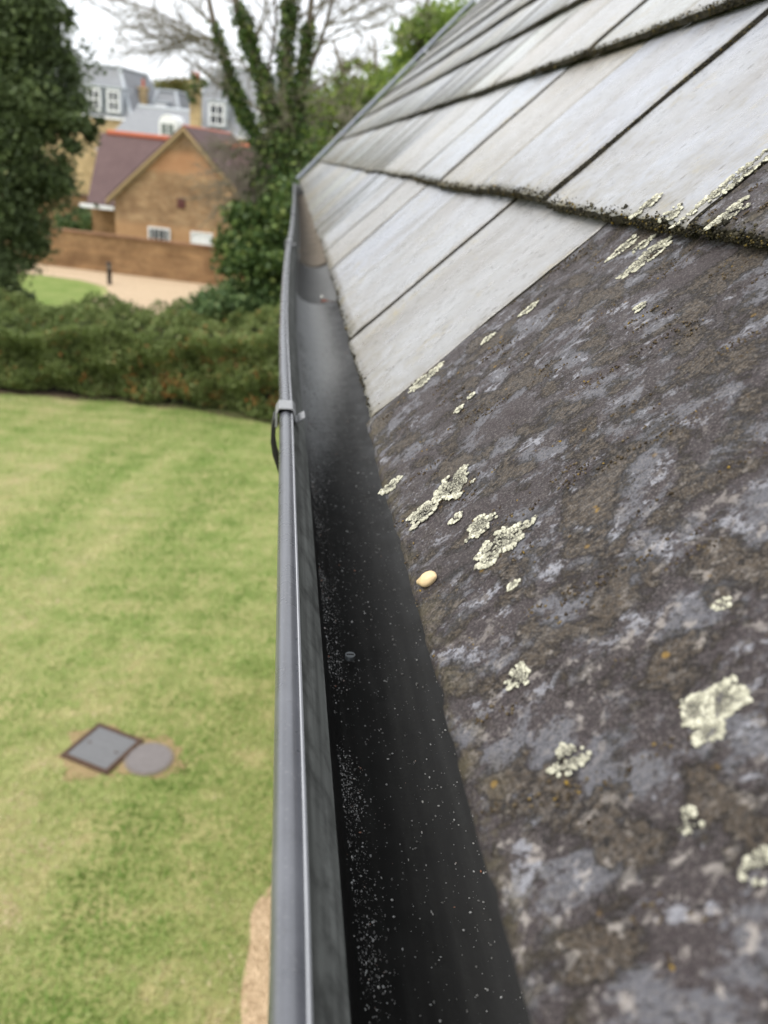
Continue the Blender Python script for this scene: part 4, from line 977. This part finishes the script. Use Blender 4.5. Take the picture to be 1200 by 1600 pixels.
# mansard roofed apartment houses in the distance
MAT_YEL = brick_mat('yellow_brick', (.46, .33, .17), (.52, .39, .22), (.46, .39, .28)); MAT_PALE = plain('pale_lead', (.42, .45, .48), .5, .1, 3)
def mansard(name, label, x0, x1, y0, y1, zw, zt, ins, dorm, sides=True):
    t = empty(name, wl(x0, y0) + (0,), WA); tag(t, label, 'house', 'mansard roofed houses beyond')
    w, d = x1-x0, y1-y0
    mb = MB(); mb.box(0, w, 0, d, -.05, zw); mb.build('wall', MAT_YEL, t)
    mb = MB(); mb.box(-.15, w+.15, -.15, d+.15, zw+.002, zw+.16); mb.build('cornice', MAT_WHITE, t)
    a = [(-.05, -.05, zw+.163), (w+.05, -.05, zw+.163), (w+.05, d+.05, zw+.163), (-.05, d+.05, zw+.163)]; b = [(ins, ins, zt), (w-ins, ins, zt), (w-ins, d-ins, zt), (ins, d-ins, zt)]
    mb = MB(); mb.add(a+b, [(3, 2, 1, 0), (4, 5, 6, 7), (0, 1, 5, 4), (1, 2, 6, 5), (2, 3, 7, 6), (3, 0, 4, 7)]); rf = mb.build('roof', MAT_FSLATE, t)
    for i in range(4):
        mb = MB(); mb.tube([Vector(a[i]), Vector(b[i])], .13, 6); mb.build('hip_roll', MAT_PALE, rf)
    mb = MB(); mb.box(ins-.12, w-ins+.12, ins-.12, d-ins+.12, zt+.002, zt+.14); mb.build('roof_kerb', MAT_PALE, rf)
    for (xc, z0, z1, ww) in dorm:
        yf = ins*(z0-zw)/(zt-zw)-.35
        dm = empty('dormer', (xc, yf, z0)); dm.parent = t
        h = z1-z0
        mb = MB(); mb.box(-ww/2-.12, ww/2+.12, .0, 1.8, -.1, h+.12); mb.build('cheek', MAT_PALE, dm)
        mb = MB(); mb.box(-ww/2-.2, ww/2+.2, -.1, 1.9, h+.123, h+.24); mb.build('dormer_roof', MAT_PALE, dm)
        for (p0, p1, p2, p3) in ((-ww/2, ww/2, 0, .12), (-ww/2, ww/2, h-.12, h), (-ww/2, -ww/2+.12, .122, h-.122), (ww/2-.12, ww/2, .122, h-.122), (-ww/2+.122, ww/2-.122, h*.5-.05, h*.5+.05), (-.04, .04, .122, h*.5-.052), (-.04, .04, h*.5+.052, h-.122)):
            mb = MB(); mb.box(p0, p1, -.06, -.004, p2, p3); mb.build('frame', MAT_WHITE, dm)
        mb = MB(); mb.box(-ww/2+.12, ww/2-.12, -.03, -.002, .12, h-.12); mb.build('pane', MAT_GLASS, dm)
    return t
mansard('mansard_house', 'mansard house with two dormers rising behind the evergreen tree', -16.2, -9.0, 30, 38, 6.45, 10.0, 1.5, [(4.4, 6.95, 8.4, .95), (5.9, 6.95, 8.4, .95)])
mansard('mansard_house', 'small grey roofed house wedged between two larger mansard houses', -9.4, -6.2, 33, 39, 6.2, 8.9, .9, [(1.5, 6.7, 7.9, .8)])
mansard('mansard_house', 'mansard house with one white dormer behind the ivy clad tree', -5.2, 5.5, 30, 38, 6.05, 10.6, 2.0, [(2.75, 6.75, 8.2, 1.15), (6.4, 6.75, 8.2, 1.15)])
# low slate link with an arched dormer
lk = empty('slate_roofed_link', wl(-9.2, 25) + (0,), WA); tag(lk, 'low blue grey slate roof with a white dormer between mansard houses', 'house')
mb = MB(); mb.box(0, 6.0, 0, 6, -.05, 4.3); mb.build('wall', MAT_YEL, lk)
mb = MB(); mb.add([(-.2, -.3, 4.3), (6.3, -.3, 4.3), (6.3, 6.3, 4.3), (-.2, 6.3, 4.3), (1.6, 3, 7.45), (5.6, 3, 7.45)], [(0, 1, 5, 4), (1, 2, 5), (2, 3, 4, 5), (3, 0, 4), (3, 2, 1, 0)]); mb.build('roof', MAT_FSLATE, lk)
mb = MB(); mb.tube([(1.6, 3, 7.45), (5.6, 3, 7.45)], .12, 8); mb.build('ridge_roll', MAT_PALE, lk)
dm = empty('dormer', (4.75, .55, 5.1)); dm.parent = lk
mb = MB(); mb.box(-.62, .62, 0, 2.0, -.1, 1.35); mb.build('cheek', MAT_WHITE, dm)
mb = MB(); mb.tube([(0, -.03, 1.3), (0, 2.0, 1.3)], .62, 20); mb.build('dormer_roof', MAT_WHITE, dm)
for (p0, p1) in ((-.45, -.04), (.04, .45)):
    for (z0, z1) in ((.1, .62), (.7, 1.35)):
        mb = MB(); mb.box(p0, p1, -.05, -.002, z0, z1); mb.build('pane', plain('grey_glass', (.16, .18, .17), .15), dm)
def chimney(px, py0, py1, yy, w, lab, ivy=False):
    a_, b_ = at(px, py1, yy), at(px, py0, yy); t = empty('chimney_stack', (b_.x, b_.y, 0), WA); tag(t, lab, 'chimney', 'chimneys beyond')
    mb = MB(); mb.box(-w/2, w/2, -w/2, w/2, 0, b_.z); mb.build('stack', MAT_YEL, t); mb = MB(); mb.box(-w/2-.08, w/2+.08, -w/2-.08, w/2+.08, b_.z+.002, b_.z+.18); mb.build('cap', MAT_YEL, t)
    for s_ in ((-.14, .14) if ivy else (0,)):
        mb = MB(); mb.tube([(s_, 0, b_.z+.181), (s_, 0, b_.z+.75)], [.13, .10], 10); mb.build('pot', MAT_RED, t)
    if ivy:
        P = clump_leaves([((0, -.1, b_.z), .62), ((.1, -.3, b_.z-.6), .5)], 3500, .16, 90); link('ivy', leaves('ivy', P, .18, .7), t, LM_IVY)
chimney(224, 140, 165, 71, .5, 'short chimney with clay pots behind the low slate roof')
chimney(306, 132, 180, 60, .6, 'tall brick chimney with ivy growing over its top', True)
# far trees on the skyline
c_ = at(272, 150, 90); base = (c_.x, c_.y, 0)
LM_FAR = leaf_mat('autumn_leaf', [(0, (.08, .11, .03)), (.5, (.16, .16, .05)), (1, (.28, .20, .07))], .6, .25)
tree('skyline_tree', 'rounded olive tree between the chimneys on the skyline', base, [([base, tuple(at(272, 160, 90)), tuple(at(272, 138, 90))], [.3, .2, .06])], [(tuple(at(255, 152, 90)), 1.5), (tuple(at(282, 150, 90)), 1.7), (tuple(at(268, 142, 90)), 1.0)], LM_FAR, 1500, .3, MAT_BARK, 95)
